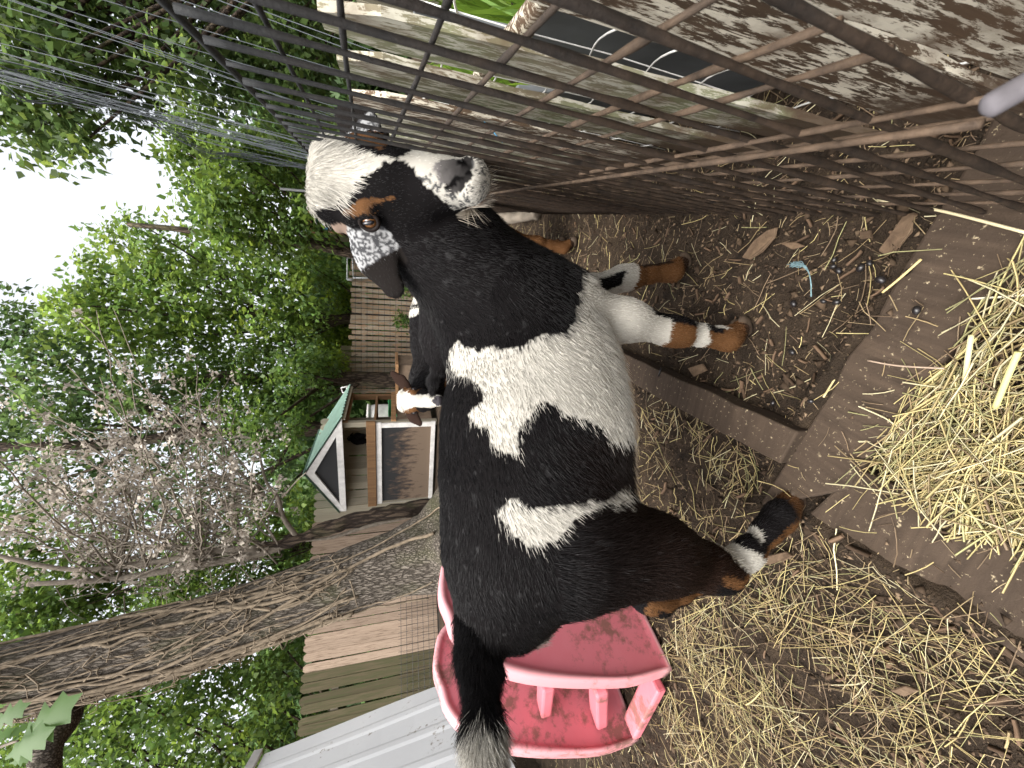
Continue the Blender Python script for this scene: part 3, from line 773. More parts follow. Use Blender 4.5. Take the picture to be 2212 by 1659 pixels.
for k in range(110):
    a = LB(rs.uniform(120, 560), rs.uniform(1080, 1290), rs.uniform(5.0, 5.9)); b_ = a + rs.normal(0, 0.22, 3) + np.array([0, 0, 0.1]); twigs.tube(spline([a, (a + b_) / 2 + rs.normal(0, 0.06, 3), b_], 8), np.linspace(0.006, 0.0025, 8), 4)
tag(twigs.build('twigs', M['twig_bark'], shrub, True), kind='stuff')
HP = np.array(heads_P); HP = HP[rs.random(len(HP)) < 0.5]; m = 15
P = np.repeat(HP, m, 0) + rs.normal(0, 1, (len(HP) * m, 3)) * np.array([0.045, 0.045, 0.020]); n = len(P)
Lh = rs.uniform(0.03, 0.06, n); base = np.array([0.43, 0.385, 0.325]) * np.repeat(rs.uniform(0.55, 1.25, len(HP)), m)[:, None] * rs.uniform(0.8, 1.2, (n, 1))
sh_ = leaves(P, nrm(rs.normal(0, 1, (n, 3)) + np.array([0, 0, -0.4])), nrm(rs.normal(0, 0.6, (n, 3)) + np.array([0, 0, 1])), Lh, Lh * 0.8, np.clip(base, 0, 0.7), 'seed_heads', M['deadleaf'], shrub)
tag(sh_, kind='stuff')

# big lobed leaves hanging close to the lens at the picture's corner
ol = empty('oak_spray', at(60, 1600, 1.7)); tag(ol, 'spray of large pale lobed leaves hanging in front of the vine-covered trunk', 'leaf spray')
ol_b = np.array(ol.location)
def oak_leaf(p, d, nn_, L, c):
    d = nrm(d); s = nrm(np.cross(d, nn_)); u = np.cross(s, d)
    prof = [(0, 0.02), (0.18, 0.05), (0.25, 0.20), (0.36, 0.10), (0.48, 0.30), (0.58, 0.13), (0.74, 0.24), (0.82, 0.10), (1.0, 0.0)]
    V = []; F = []
    for a, w in prof: V += [p + d * L * a + s * L * w - u * L * w * 0.25 - u * L * 0.25 * a * a, p + d * L * a - u * L * 0.25 * a * a, p + d * L * a - s * L * w - u * L * w * 0.25 - u * L * 0.25 * a * a]
    for i in range(len(prof) - 1): F += [(3 * i, 3 * i + 1, 3 * i + 4, 3 * i + 3), (3 * i + 1, 3 * i + 2, 3 * i + 5, 3 * i + 4)]
    mesh('leaf', np.array(V), F, M['leaf'], ol, True, np.tile(c, (len(V), 1)))
stem = [at(-60, 1640, 1.7) - ol_b, at(10, 1610, 1.68) - ol_b, at(40, 1600, 1.66) - ol_b]
V, F = tube(spline(stem, 10), np.linspace(0.006, 0.003, 10), 6); mesh('stem', V, F, M['twig_bark'], ol, True)
for i, (a, b_) in enumerate((((10, 1640), (75, 1590)), ((30, 1620), (128, 1516)), ((-20, 1570), (38, 1528)), ((20, 1650), (60, 1640)), ((-30, 1610), (22, 1575)), ((5, 1600), (60, 1560)), ((-40, 1540), (10, 1530)))):
    pa, pb = at(*a, 1.7) - ol_b, at(*b_, 1.62 + 0.02 * i) - ol_b
    oak_leaf(pa, pb - pa, np.array([0.2, -0.8, 0.6]), np.linalg.norm(pb - pa), np.array([0.11, 0.20, 0.06]) * random.uniform(0.8, 1.2))
# ------------------------------------------------------------------ goats
def smin(a, b, k):
    h = np.maximum(k - np.abs(a - b), 0) / k
    return np.minimum(a, b) - h * h * k * 0.25

class Body:
    """a body as a smooth union of tapered capsules, meshed as one continuous surface"""
    def __init__(s, h): s.h = h; s.p = []
    def cone(s, a, b, ra, rb, k=0.03, tagn='body', flat=None, cut=False):
        s.p.append((np.asarray(a, float), np.asarray(b, float), ra, rb, k, tagn, flat, cut))
    def chain(s, pts, k=0.03, tagn='body', flat=None):
        for a, b in zip(pts[:-1], pts[1:]): s.cone(a[:3], b[:3], a[3], b[3], k, tagn, flat)
    @staticmethod
    def dist(X, pr):
        a, b, ra, rb, k, tg, flat, cut = pr
        d = b - a; q = X - a
        if flat is not None:
            n, f = flat; n = nrm(n)
            # stretch space along n about the axis, so the limb is thin that way
            t = np.clip((q @ d) / (d @ d + 1e-12), 0, 1); w = q - t[..., None] * d
            wn = w @ n
            w = w + (wn * (f - 1))[..., None] * n
            L = np.sqrt((w ** 2).sum(-1)) - (ra + (rb - ra) * t)
            return np.where(L > 0, L / f ** 0.5, L / f)
        t = np.clip((q @ d) / (d @ d + 1e-12), 0, 1); w = q - t[..., None] * d
        return np.sqrt((w ** 2).sum(-1)) - (ra + (rb - ra) * t)
    def mesh(s):
        h = s.h
        lo = np.min([np.minimum(a - ra, b - rb) for a, b, ra, rb, *_ in s.p], 0) - 0.03
        hi = np.max([np.maximum(a + ra, b + rb) for a, b, ra, rb, *_ in s.p], 0) + 0.03
        n = np.ceil((hi - lo) / h).astype(int) + 1
        vol = np.full(n, 0.08, np.float32)
        for pr in s.p:
            a, b, ra, rb, k, tg, flat, cut = pr
            pad = k + 0.012
            l = np.minimum(a - ra, b - rb) - pad; u = np.maximum(a + ra, b + rb) + pad
            i0 = np.maximum(((l - lo) / h).astype(int), 0); i1 = np.minimum(((u - lo) / h).astype(int) + 2, n)
            ax = [lo[j] + h * np.arange(i0[j], i1[j]) for j in range(3)]
            X = np.stack(np.meshgrid(*ax, indexing='ij'), -1)
            d = s.dist(X, pr).astype(np.float32)
            sub = vol[i0[0]:i1[0], i0[1]:i1[1], i0[2]:i1[2]]
            if cut: sub[...] = -smin(-sub, d, k)
            else: sub[...] = smin(sub, d, k)
        return surface_nets(vol, lo, h)
    def tags(s, V):
        best = np.full(len(V), 9.0); name = np.zeros(len(V), int); names = sorted({p[5] for p in s.p})
        for pr in s.p:
            if pr[7]: continue
            d = s.dist(V, pr); m = d < best
            best[m] = d[m]; name[m] = names.index(pr[5])
        return name, names

def surface_nets(vol, lo, h):
    s = vol < 0
    c = np.zeros(np.array(vol.shape) - 1, np.int8)
    for i in (0, 1):
        for j in (0, 1):
            for k in (0, 1):
                c += s[i:c.shape[0] + i, j:c.shape[1] + j, k:c.shape[2] + k]
    act = (c > 0) & (c < 8)
    idx = np.argwhere(act)
    pos = np.zeros((len(idx), 3)); cnt = np.zeros(len(idx))
    cor = [(i, j, k) for i in (0, 1) for j in (0, 1) for k in (0, 1)]
    val = {o: vol[idx[:, 0] + o[0], idx[:, 1] + o[1], idx[:, 2] + o[2]] for o in cor}
    for a in cor:
        for ax in range(3):
            if a[ax]: continue
            b = list(a); b[ax] = 1; b = tuple(b)
            va, vb = val[a], val[b]; m = (va < 0) != (vb < 0)
            t = np.where(m, va / np.where(m, va - vb, 1), 0)
            p = np.tile(np.array(a, float), (len(idx), 1)); p[:, ax] += t
            pos[m] += p[m]; cnt[m] += 1
    V = lo + h * (idx + pos / cnt[:, None])
    num = np.full(act.shape, -1, np.int64); num[tuple(idx.T)] = np.arange(len(idx))
    F = []
    for ax in range(3):
        sh = [slice(1, -1)] * 3; sh[ax] = slice(0, -1)
        A = s[tuple(sh)]
        sh2 = list(sh); sh2[ax] = slice(1, None)
        B = s[tuple(sh2)]
        m = np.argwhere(A != B)
        fl = A[tuple(m.T)]
        m = m + 1; m[:, ax] -= 1
        o1, o2 = [(ax + 1) % 3, (ax + 2) % 3]
        q = []
        for d1, d2 in ((-1, -1), (0, -1), (0, 0), (-1, 0)):
            t = m.copy(); t[:, o1] += d1; t[:, o2] += d2
            q.append(num[tuple(t.T)])
        q = np.stack(q, 1)
        q[~fl] = q[~fl][:, ::-1]
        F.append(q)
    F = np.concatenate(F)
    return V, F[(F >= 0).all(1)]

def vnormals(V, F):
    n = np.cross(V[F[:, 2]] - V[F[:, 0]], V[F[:, 3]] - V[F[:, 1]])
    out = np.zeros_like(V)
    for i in range(4): np.add.at(out, F[:, i], n)
    return nrm(out)

def hair(name, parent, P, D, Nn, L, rad, C, mat, curl=0.12, pts=5, smooth=None, bendD=None):
    """strands: root P, lie direction D, surface normal Nn, length L, root radius, colour C (n,3)"""
    n = len(P)
    lift = rng.uniform(0.06, 0.34, n)[:, None]; jt = np.full((n, 1), 0.09); cu = np.full((n, 1), curl)
    if smooth is not None: lift[smooth] = rng.uniform(0.04, 0.24, (smooth.sum(), 1)); jt[smooth] = 0.05; cu[smooth] = 0.06
    d0 = nrm(D * (1 - lift) + Nn * lift + rng.normal(0, 1, (n, 3)) * jt)
    bend = nrm((D if bendD is None else bendD) + rng.normal(0, 1, (n, 3)) * cu + np.array([0, 0, -0.15]))
    t = np.linspace(0, 1, pts)
    Q = np.empty((n, pts, 3), np.float32)
    for i, tt in enumerate(t):
        Q[:, i] = P + L[:, None] * (d0 * (tt - 0.35 * tt * tt) + bend * (0.35 * tt * tt)) - Nn * 0.0008
    cd = bpy.data.hair_curves.new(name)
    cd.add_curves([pts] * n)
    cd.attributes['position'].data.foreach_set('vector', Q.ravel())
    ra = cd.attributes.get('radius') or cd.attributes.new('radius', 'FLOAT', 'POINT')
    R = (np.broadcast_to(rad, (n,))[:, None] * np.array([1.0, 0.95, 0.8, 0.5, 0.12])[:pts][None]).astype(np.float32)
    ra.data.foreach_set('value', R.ravel())
    ca = cd.attributes.new('Col', 'FLOAT_COLOR', 'CURVE')
    c4 = np.ones((n, 4), np.float32); c4[:, :3] = C
    ca.data.foreach_set('color', c4.ravel())
    cd.materials.append(mat)
    return link(name, cd, parent)

BLACK = np.array([0.0062, 0.0054, 0.0056]); WHITE = np.array([0.50, 0.475, 0.42]); TAN = np.array([0.118, 0.056, 0.023])
GREY = np.array([0.20, 0.20, 0.20]); DKBR = np.array([0.03, 0.018, 0.012])

def fur_mat():
    m, nt, b = newmat('goat_fur')
    a = N(nt, 'ShaderNodeAttribute', attribute_name='Col')
    nt.links.new(a.outputs['Color'], b.inputs['Base Color'])
    b.inputs['Roughness'].default_value = 0.40; b.inputs['Specular IOR Level'].default_value = 0.16
    M['fur'] = m
    m, nt, b = newmat('goat_skin')
    a = N(nt, 'ShaderNodeAttribute', attribute_name='Col')
    nt.links.new(a.outputs['Color'], b.inputs['Base Color'])
    b.inputs['Roughness'].default_value = 0.85; b.inputs['Specular IOR Level'].default_value = 0.04
    M['skin'] = m
    m, nt, b = newmat('eye_iris')
    b.inputs['Base Color'].default_value = (0.13, 0.055, 0.016, 1); b.inputs['Roughness'].default_value = 0.12
    b.inputs['Coat Weight'].default_value = 0.6
    M['iris'] = m
    m, nt, b = newmat('eye_pupil')
    b.inputs['Base Color'].default_value = (0.006, 0.006, 0.008, 1); b.inputs['Roughness'].default_value = 0.1
    M['pupil'] = m
    m, nt, b = newmat('eye_dark')
    b.inputs['Base Color'].default_value = (0.012, 0.009, 0.008, 1); b.inputs['Roughness'].default_value = 0.45
    b.inputs['Specular IOR Level'].default_value = 0.05; M['eyedark'] = m
fur_mat()
simple('hoof', (0.07, 0.05, 0.035), 0.6, 0.3, 0.3, 60)

def ellipsoid(c, r, R=None, nu=16, nv=10):
    V = []; F = []
    for i in range(nv + 1):
        th = math.pi * i / nv
        for j in range(nu):
            ph = 2 * math.pi * j / nu
            V.append((math.sin(th) * math.cos(ph), math.sin(th) * math.sin(ph), math.cos(th)))
    V = np.array(V) * np.asarray(r)
    if R is not None: V = V @ np.asarray(R).T
    for i in range(nv):
        for j in range(nu):
            F.append((i * nu + j, (i + 1) * nu + j, (i + 1) * nu + (j + 1) % nu, i * nu + (j + 1) % nu))
    return V + np.asarray(c), F

def goat(name, loc, heading, scale, h, legs, head, colour, n_hair, label, group, tail=None, ears=None, hair_w=0.00045, long_fur=1.0, neck0=(0.19, 0, 0.475), eyes='iris', hs=1.0):
    """legs: 4 chains of (x,y,z,r) from hip to hoof; head: (poll, axis, forehead normal); all in the goat's own frame, x forward"""
    root = empty(name, loc, heading, scale)
    tag(root, label, 'goat', group)
    B = Body(h)
    # trunk: deep chest, round belly, loin, sloping rump
    B.chain([(0.190, 0, 0.405, 0.085), (0.10, 0, 0.415, 0.122), (-0.02, 0, 0.428, 0.138), (-0.135, 0, 0.448, 0.124), (-0.22, 0, 0.477, 0.090), (-0.275, 0, 0.490, 0.058)], 0.05)
    B.cone((-0.11, 0, 0.405), (0.02, 0, 0.405), 0.118, 0.122, 0.05)
    B.cone((0.13, 0, 0.50), (0.17, 0, 0.51), 0.06, 0.05, 0.05)
    for sgn in (-1, 1):
        B.cone((-0.205, sgn * 0.05, 0.45), (-0.205, sgn * 0.075, 0.35), 0.068, 0.053, 0.05)     # thigh
        B.cone((0.17, sgn * 0.055, 0.46), (0.19, sgn * 0.062, 0.38), 0.058, 0.038, 0.04)       # shoulder
    poll, ax, nn = [np.asarray(v, float) for v in head]
    ax = nrm(ax); nn = nrm(nn - ax * (nn @ ax)); ey = np.cross(nn, ax)      # ey: the goat's left is +
    Hp = lambda l, s_, n_: poll + (ax * l + ey * s_ + nn * n_) * hs
    nb = Hp(0.015, 0, -0.045)
    mid = (np.asarray(neck0) + nb) / 2 + np.array([0.012, 0, -0.012])
    B.chain([(0.15, 0, 0.45, 0.10), (*neck0, 0.098), (*mid, 0.078), (*nb, 0.058)], 0.05, 'neck')
    # head
    B.cone(Hp(0.02, 0, -0.018), Hp(0.06, 0, -0.020), 0.052, 0.047, 0.02, 'head')
    B.cone(Hp(0.06, 0, -0.020), Hp(0.125, 0, -0.020), 0.046, 0.032, 0.02, 'head')
    B.cone(Hp(0.125, 0, -0.020), Hp(0.172, 0, -0.020), 0.032, 0.0255, 0.015, 'head')
    B.cone(Hp(-0.014, -0.022, 0.004), Hp(-0.014, 0.022, 0.004), 0.032, 0.032, 0.02, 'head')
    B.cone(Hp(0.05, 0, -0.05), Hp(0.158, 0, -0.040), 0.034, 0.019, 0.018, 'head')
    for sgn in (-1, 1):
        B.cone(Hp(0.022, sgn * 0.040, 0.006), Hp(0.048, sgn * 0.041, 0.008), 0.018, 0.0145, 0.016, 'head')   # brow
        B.cone(Hp(0.075, sgn * 0.035, -0.030), Hp(0.10, sgn * 0.026, -0.026), 0.022, 0.018, 0.02, 'head')  # cheek
        B.cone(Hp(0.176, sgn * 0.011, -0.012), Hp(0.170, sgn * 0.012, -0.028), 0.0145, 0.013, 0.008, 'head')
        B.cone(Hp(0.000, sgn * 0.046, -0.010), Hp(-0.012, sgn * 0.053, -0.008), 0.012, 0.009, 0.008, 'bud')  # horn bud
        B.cone(Hp(0.182, sgn * 0.006, 0.002), Hp(0.170, sgn * 0.016, -0.001), 0.0034, 0.0048, 0.004, 'head', None, True)   # nostril
    B.cone(Hp(0.165, -0.026, -0.040), Hp(0.188, 0, -0.036), 0.0028, 0.0028, 0.004, 'head', None, True)     # mouth
    B.cone(Hp(0.165, 0.026, -0.040), Hp(0.188, 0, -0.036), 0.0028, 0.0028, 0.004, 'head', None, True)
    er = ears or [((0.02, -0.052, -0.018), (0.035, -0.10, -0.03), (0.06, -0.145, -0.055)), ((0.02, 0.052, -0.018), (0.035, 0.10, -0.03), (0.06, 0.145, -0.055))]
    for i, e in enumerate(er):
        e = [Hp(*q) for q in e]
        d = nrm(e[2] - e[0]); fl = nrm(np.cross(d, np.cross(nn + 0.5 * ax * 0, d)))
        B.chain([(*e[0], 0.016), (*(e[0] * 0.5 + e[1] * 0.5), 0.024)], 0.012, 'ear%d' % i, (fl, 2.2))
        B.chain([(*(e[0] * 0.5 + e[1] * 0.5), 0.026), (*e[1], 0.029), (*e[2], 0.019)], 0.01, 'ear%d' % i, (fl, 3.6))
    # legs
    for i, L in enumerate(legs):
        B.chain(L[:3], 0.03, 'leg%d' % i); B.chain(L[2:], 0.018, 'leg%d' % i)
    tl = tail or [(-0.33, 0, 0.50), (-0.38, 0, 0.52), (-0.44, 0, 0.52)]
    B.chain([(*p, r) for p, r in zip(tl, np.linspace(0.022, 0.009, len(tl)))], 0.03, 'tail')
    V, F = B.mesh()
    Nn = vnormals(V, F)
    tg, names = B.tags(V)
    lab = np.array(names)[tg]
    Hc = np.stack([(V - poll) @ ax, (V - poll) @ ey, (V - poll) @ nn], 1)
    C, Ln = colour(V, lab, Hc, Nn)
    em = np.char.startswith(lab, 'ear') & (C[:, 0] > 0.06)
    if em.any(): C[em] = C[em].mean(0)
    body = mesh('body', V, F, M['skin'], root, True, C * 0.8)
    # hooves
    for L in legs:
        a, b = np.array(L[-2][:3]), np.array(L[-1][:3])
        f = np.array([1.0, 0, 0]) * 0.012
        mb = MB()
        for s_ in (-1, 1):
            Vh, Fh = ellipsoid((b[0] + 0.006, b[1] + s_ * 0.009, 0.012), (0.020, 0.0085, 0.016))
            Vh[:, 2] = np.maximum(Vh[:, 2], 0.001)
            mb.add(Vh, Fh)
        mb.build('hoof', M['hoof'], root, True)
    # eyes
    R = np.stack([ax, ey, nn], 1)
    for sgn in (-1, 1):
        c = Hp(0.048, sgn * 0.0505, 0.002)
        out = nrm(ey * sgn * 0.66 + nn * 0.70 + ax * 0.25)
        u = nrm(ax - out * (ax @ out)); w = np.cross(out, u)
        Rr = np.stack([u, w, out], 1)
        Ve, Fe = ellipsoid(c, (0.0112, 0.0098, 0.0115), Rr)
        eo = mesh('eye', Ve, Fe, M['iris'] if eyes == 'iris' else M['eyedark'], root, True)
        Vp, Fp = ellipsoid(c + out * 0.0095, (0.0085, 0.0033, 0.0036), Rr)
        mesh('pupil', Vp, Fp, M['pupil'], eo, True)
        Vl, Fl = tube([c + out * 0.006 + u * 0.0128 * math.cos(t) + w * 0.0108 * math.sin(t) for t in np.linspace(0, 2 * math.pi, 15)], 0.0032, 6, False)
        mesh('eyelid', Vl, Fl, M['eyedark'], eo, True)
    # coat
    tri = np.concatenate([F[:, [0, 1, 2]], F[:, [0, 2, 3]]])
    ar = np.linalg.norm(np.cross(V[tri[:, 1]] - V[tri[:, 0]], V[tri[:, 2]] - V[tri[:, 0]]), axis=1)
    dens = np.ones(len(V)); dens[np.char.startswith(lab, 'leg')] = 1.8; dens[lab == 'head'] = 3.0; dens[lab == 'tail'] = 5
    dens[np.char.startswith(lab, 'ear')] = 3.0
    ar = ar * dens[tri].mean(1)
    pick = rng.choice(len(tri), n_hair, p=ar / ar.sum())
    u = rng.random((n_hair, 2)); fl = u.sum(1) > 1; u[fl] = 1 - u[fl]
    w = np.stack([1 - u.sum(1), u[:, 0], u[:, 1]], 1)
    T = tri[pick]
    P = (V[T] * w[..., None]).sum(1); n_ = nrm((Nn[T] * w[..., None]).sum(1))
    rl = lab[T[:, 0]]
    hc = np.stack([(P - poll) @ ax, (P - poll) @ ey, (P - poll) @ nn], 1)
    jit = rng.normal(0, 0.004, P.shape)
    small = np.isin(rl, ('head', 'bud')) | np.char.startswith(rl, 'ear') | np.char.startswith(rl, 'leg')
    jit[small] *= 0.4
    c, L = colour(P + jit, rl, hc + jit, n_)
    D = np.tile(np.array([-0.85, 0, -0.55]), (n_hair, 1))
    up = np.clip(n_[:, 2], 0, 1)[:, None]
    D = D * (1 - up) + up * np.array([-1, 0, -0.05])
    D[rl == 'neck'] = np.array([-0.35, 0, -0.8])
    D[np.char.startswith(rl, 'leg')] = np.array([-0.12, 0, -1])
    hd = np.isin(rl, ('head', 'bud'))
    D[hd] = ax * 0.9
    D[hd] += ey[None] * (np.sign(hc[hd, 1]) * np.clip(np.abs(hc[hd, 1]) * 12, 0, 0.5))[:, None]
    back = np.isin(rl, ('head', 'bud')) & (hc[:, 0] < 0.035); D[back] = ax * 0.9 + nn * np.clip((0.02 - hc[back, 0]) * 22, 0, 0.9)[:, None] + ey[None] * (np.clip((hc[back, 1] - 0.004) * 22, -0.75, 0.75))[:, None]
    for i, e in enumerate(er):
        D[rl == 'ear%d' % i] = nrm(Hp(*e[2]) - Hp(*e[0]))
    td = nrm(np.asarray(tl[-1]) - np.asarray(tl[0]))
    D[rl == 'tail'] = td
    swirl = vnoise(P * 1.0, 18)[:, None] - 0.5
    D = D + np.cross(n_, D) * swirl * 0.9
    tail_m = rl == 'tail'
    D[tail_m] = D[tail_m] + rng.normal(0, 0.20, (tail_m.sum(), 3)) + n_[tail_m] * 0.25
    D = nrm(D - n_ * (D * n_).sum(1, keepdims=True) * np.where(tail_m, 0.2, 1)[:, None])
    L = L * rng.uniform(0.65, 1.25, n_hair)
    c = np.clip(c * rng.uniform(0.68, 1.2, (n_hair, 1)) * (0.90 + 0.2 * vnoise(P, 120))[:, None], 0.003, 0.8)
    hair('coat', root, P.astype(np.float32), D, n_, L, hair_w * rng.uniform(0.7, 1.3, n_hair), c, M['fur'], bendD=np.where((hd & (L > 0.012) & (hc[:, 2] > -0.03))[:, None], ax * 0.8 - nn * 0.45 + D * 0.7, D), smooth=hd | np.char.startswith(rl, 'ear'))
    return root, Hp, dict(ax=ax, ey=ey, nn=nn)

HEAD_MAIN = None
def w2l(p, loc, heading):
    p = np.asarray(p, float); d = p - np.array([loc[0], loc[1], 0]); c_, s_ = math.cos(heading), math.sin(heading)
    return np.stack([d[..., 0] * c_ + d[..., 1] * s_, -d[..., 0] * s_ + d[..., 1] * c_, d[..., 2]], -1)
def rot2(v, heading):
    c_, s_ = math.cos(heading), math.sin(heading)
    return np.array([v[0] * c_ + v[1] * s_, -v[0] * s_ + v[1] * c_, v[2]])
# ---- the large goat in front
G_LOC, G_HEAD = (-0.05, 0.595, 0), math.radians(13)
L_ = lambda p: w2l(p, G_LOC, G_HEAD)
poll_w = np.array([0.279, 0.580, 0.711])
h_ax = rot2(nrm(np.array([-0.10, -0.60, -0.79])), G_HEAD)
h_nn = rot2(nrm(np.array([0.02, -0.78, 0.60])), G_HEAD)
main_legs = [
    # near fore, far fore, near hind, far hind
    [(0.176, -0.062, 0.38, 0.037), (0.148, -0.064, 0.27, 0.030), (0.134, -0.060, 0.180, 0.0240), (0.132, -0.060, 0.155, 0.0225), (0.129, -0.059, 0.110, 0.0170), (0.127, -0.058, 0.075, 0.0165), (0.124, -0.058, 0.048, 0.0195), (0.143, -0.060, 0.018, 0.0180)],
    [(0.215, 0.058, 0.37, 0.037), (0.255, 0.055, 0.27, 0.030), (0.295, 0.052, 0.180, 0.0240), (0.300, 0.052, 0.155, 0.0225), (0.310, 0.052, 0.110, 0.0170), (0.318, 0.051, 0.075, 0.0165), (0.322, 0.051, 0.048, 0.0195), (0.345, 0.051, 0.018, 0.0180)],
    [(-0.205, -0.075, 0.40, 0.070), (-0.216, -0.090, 0.29, 0.048), (-0.246, -0.090, 0.205, 0.031), (-0.255, -0.090, 0.180, 0.025), (-0.236, -0.090, 0.130, 0.019), (-0.208, -0.088, 0.080, 0.0175), (-0.192, -0.088, 0.050, 0.021), (-0.170, -0.089, 0.018, 0.0185)],
    [(-0.215, 0.075, 0.40, 0.066), (-0.245, 0.082, 0.29, 0.040), (-0.330, 0.080, 0.205, 0.025), (-0.342, 0.080, 0.178, 0.022), (-0.334, 0.080, 0.130, 0.018), (-0.324, 0.080, 0.080, 0.0170), (-0.318, 0.080, 0.050, 0.0195), (-0.298, 0.080, 0.018, 0.0180)],
]
poll_l = L_(poll_w)
h_ey = np.cross(h_nn, h_ax); HS = 1.07
def to_head(p):
    q = L_(p) - poll_l
    return (q @ h_ax / HS, q @ h_ey / HS, q @ h_nn / HS)
main_ears = [[to_head(at(778, 496, .580)), to_head(at(812, 556, .592)), to_head(at(848, 618, .59))],
             [to_head(at(800, 318, .590)), to_head(at(778, 282, .605)), to_head(at(745, 246, .615))]]
main_tail = [tuple(L_(p)) for p in [(-.310, .535, .527), (-.355, .50, .540), (-.405, .44, .548), (-.440, .37, .553)]]
P_BELT = [(0.086, 0.567), (0.095, 0.562), (0.101, 0.558), (0.09, 0.548), (0.086, 0.539), (0.077, 0.531), (0.08, 0.52), (0.075, 0.508), (0.077, 0.495), (0.078, 0.48), (0.082, 0.466), (0.088, 0.453), (0.089, 0.434), (0.091, 0.416), (0.103, 0.404), (0.128, 0.396), (0.160, 0.384), (0.20, 0.365), (0.225, 0.33), (0.22, 0.16), (0.08, 0.16), (0.06, 0.24), (-0.03, 0.25), (-0.06, 0.30), (-0.057, 0.369), (-0.04, 0.388), (-0.034, 0.405), (-0.03, 0.418), (-0.026, 0.431), (-0.022, 0.443), (-0.014, 0.454), (-0.01, 0.465), (-0.01, 0.475), (-0.019, 0.481), (-0.03, 0.489), (-0.039, 0.498), (-0.052, 0.499), (-0.073, 0.503), (-0.068, 0.511), (-0.06, 0.519), (-0.054, 0.524), (-0.041, 0.53), (-0.035, 0.533), (-0.028, 0.54), (-0.016, 0.546), (-0.009, 0.549), (-0.006, 0.544), (-0.002, 0.537), (0.006, 0.533), (0.015, 0.532), (0.025, 0.536), (0.032, 0.54), (0.039, 0.548), (0.054, 0.556), (0.067, 0.562)]
P_FLANK = [(-0.132, 0.528), (-0.116, 0.512), (-0.12, 0.506), (-0.131, 0.494), (-0.135, 0.477), (-0.136, 0.459), (-0.136, 0.439), (-0.133, 0.412), (-0.129, 0.378), (-0.12, 0.33), (-0.145, 0.34), (-0.15, 0.399), (-0.15, 0.426), (-0.16, 0.441), (-0.167, 0.455), (-0.173, 0.469), (-0.177, 0.485), (-0.176, 0.497), (-0.167, 0.509), (-0.163, 0.515), (-0.154, 0.517), (-0.149, 0.52), (-0.139, 0.526)]
P_BLAZE = [(-0.06, 0.046), (0.0, 0.040), (0.022, 0.026), (0.045, 0.018), (0.073, 0.017), (0.089, 0.018), (0.097, 0.014), (0.097, 0.01), (0.087, 0.007), (0.079, 0.004), (0.075, -0.003), (0.066, -0.01), (0.05, -0.015), (0.036, -0.022), (0.027, -0.03), (0.016, -0.038), (-0.015, -0.041), (-0.06, -0.042)]
P_MUZ = [(0.1, 0.014), (0.105, 0.06), (0.23, 0.06), (0.23, -0.06), (0.172, -0.06), (0.158, -0.034), (0.152, -0.029), (0.146, -0.021), (0.137, -0.017), (0.131, -0.011), (0.124, -0.002), (0.115, 0.006)]
P_BROW = [(0.021, -0.052), (0.035, -0.047), (0.049, -0.039), (0.062, -0.034), (0.075, -0.032), (0.088, -0.029), (0.096, -0.03), (0.082, -0.035), (0.067, -0.042), (0.058, -0.049), (0.041, -0.054), (0.029, -0.055)]
P_FBROW = [(-0.005, 0.060), (0.02, 0.043), (0.048, 0.036), (0.066, 0.030), (0.078, 0.026), (0.071, 0.042), (0.049, 0.052), (0.02, 0.060)]
P_NOSE = [(0.146, 0.002), (0.154, 0.012), (0.170, 0.019), (0.182, 0.024), (0.193, 0.018), (0.195, -0.006), (0.186, -0.020), (0.173, -0.024), (0.160, -0.016)]

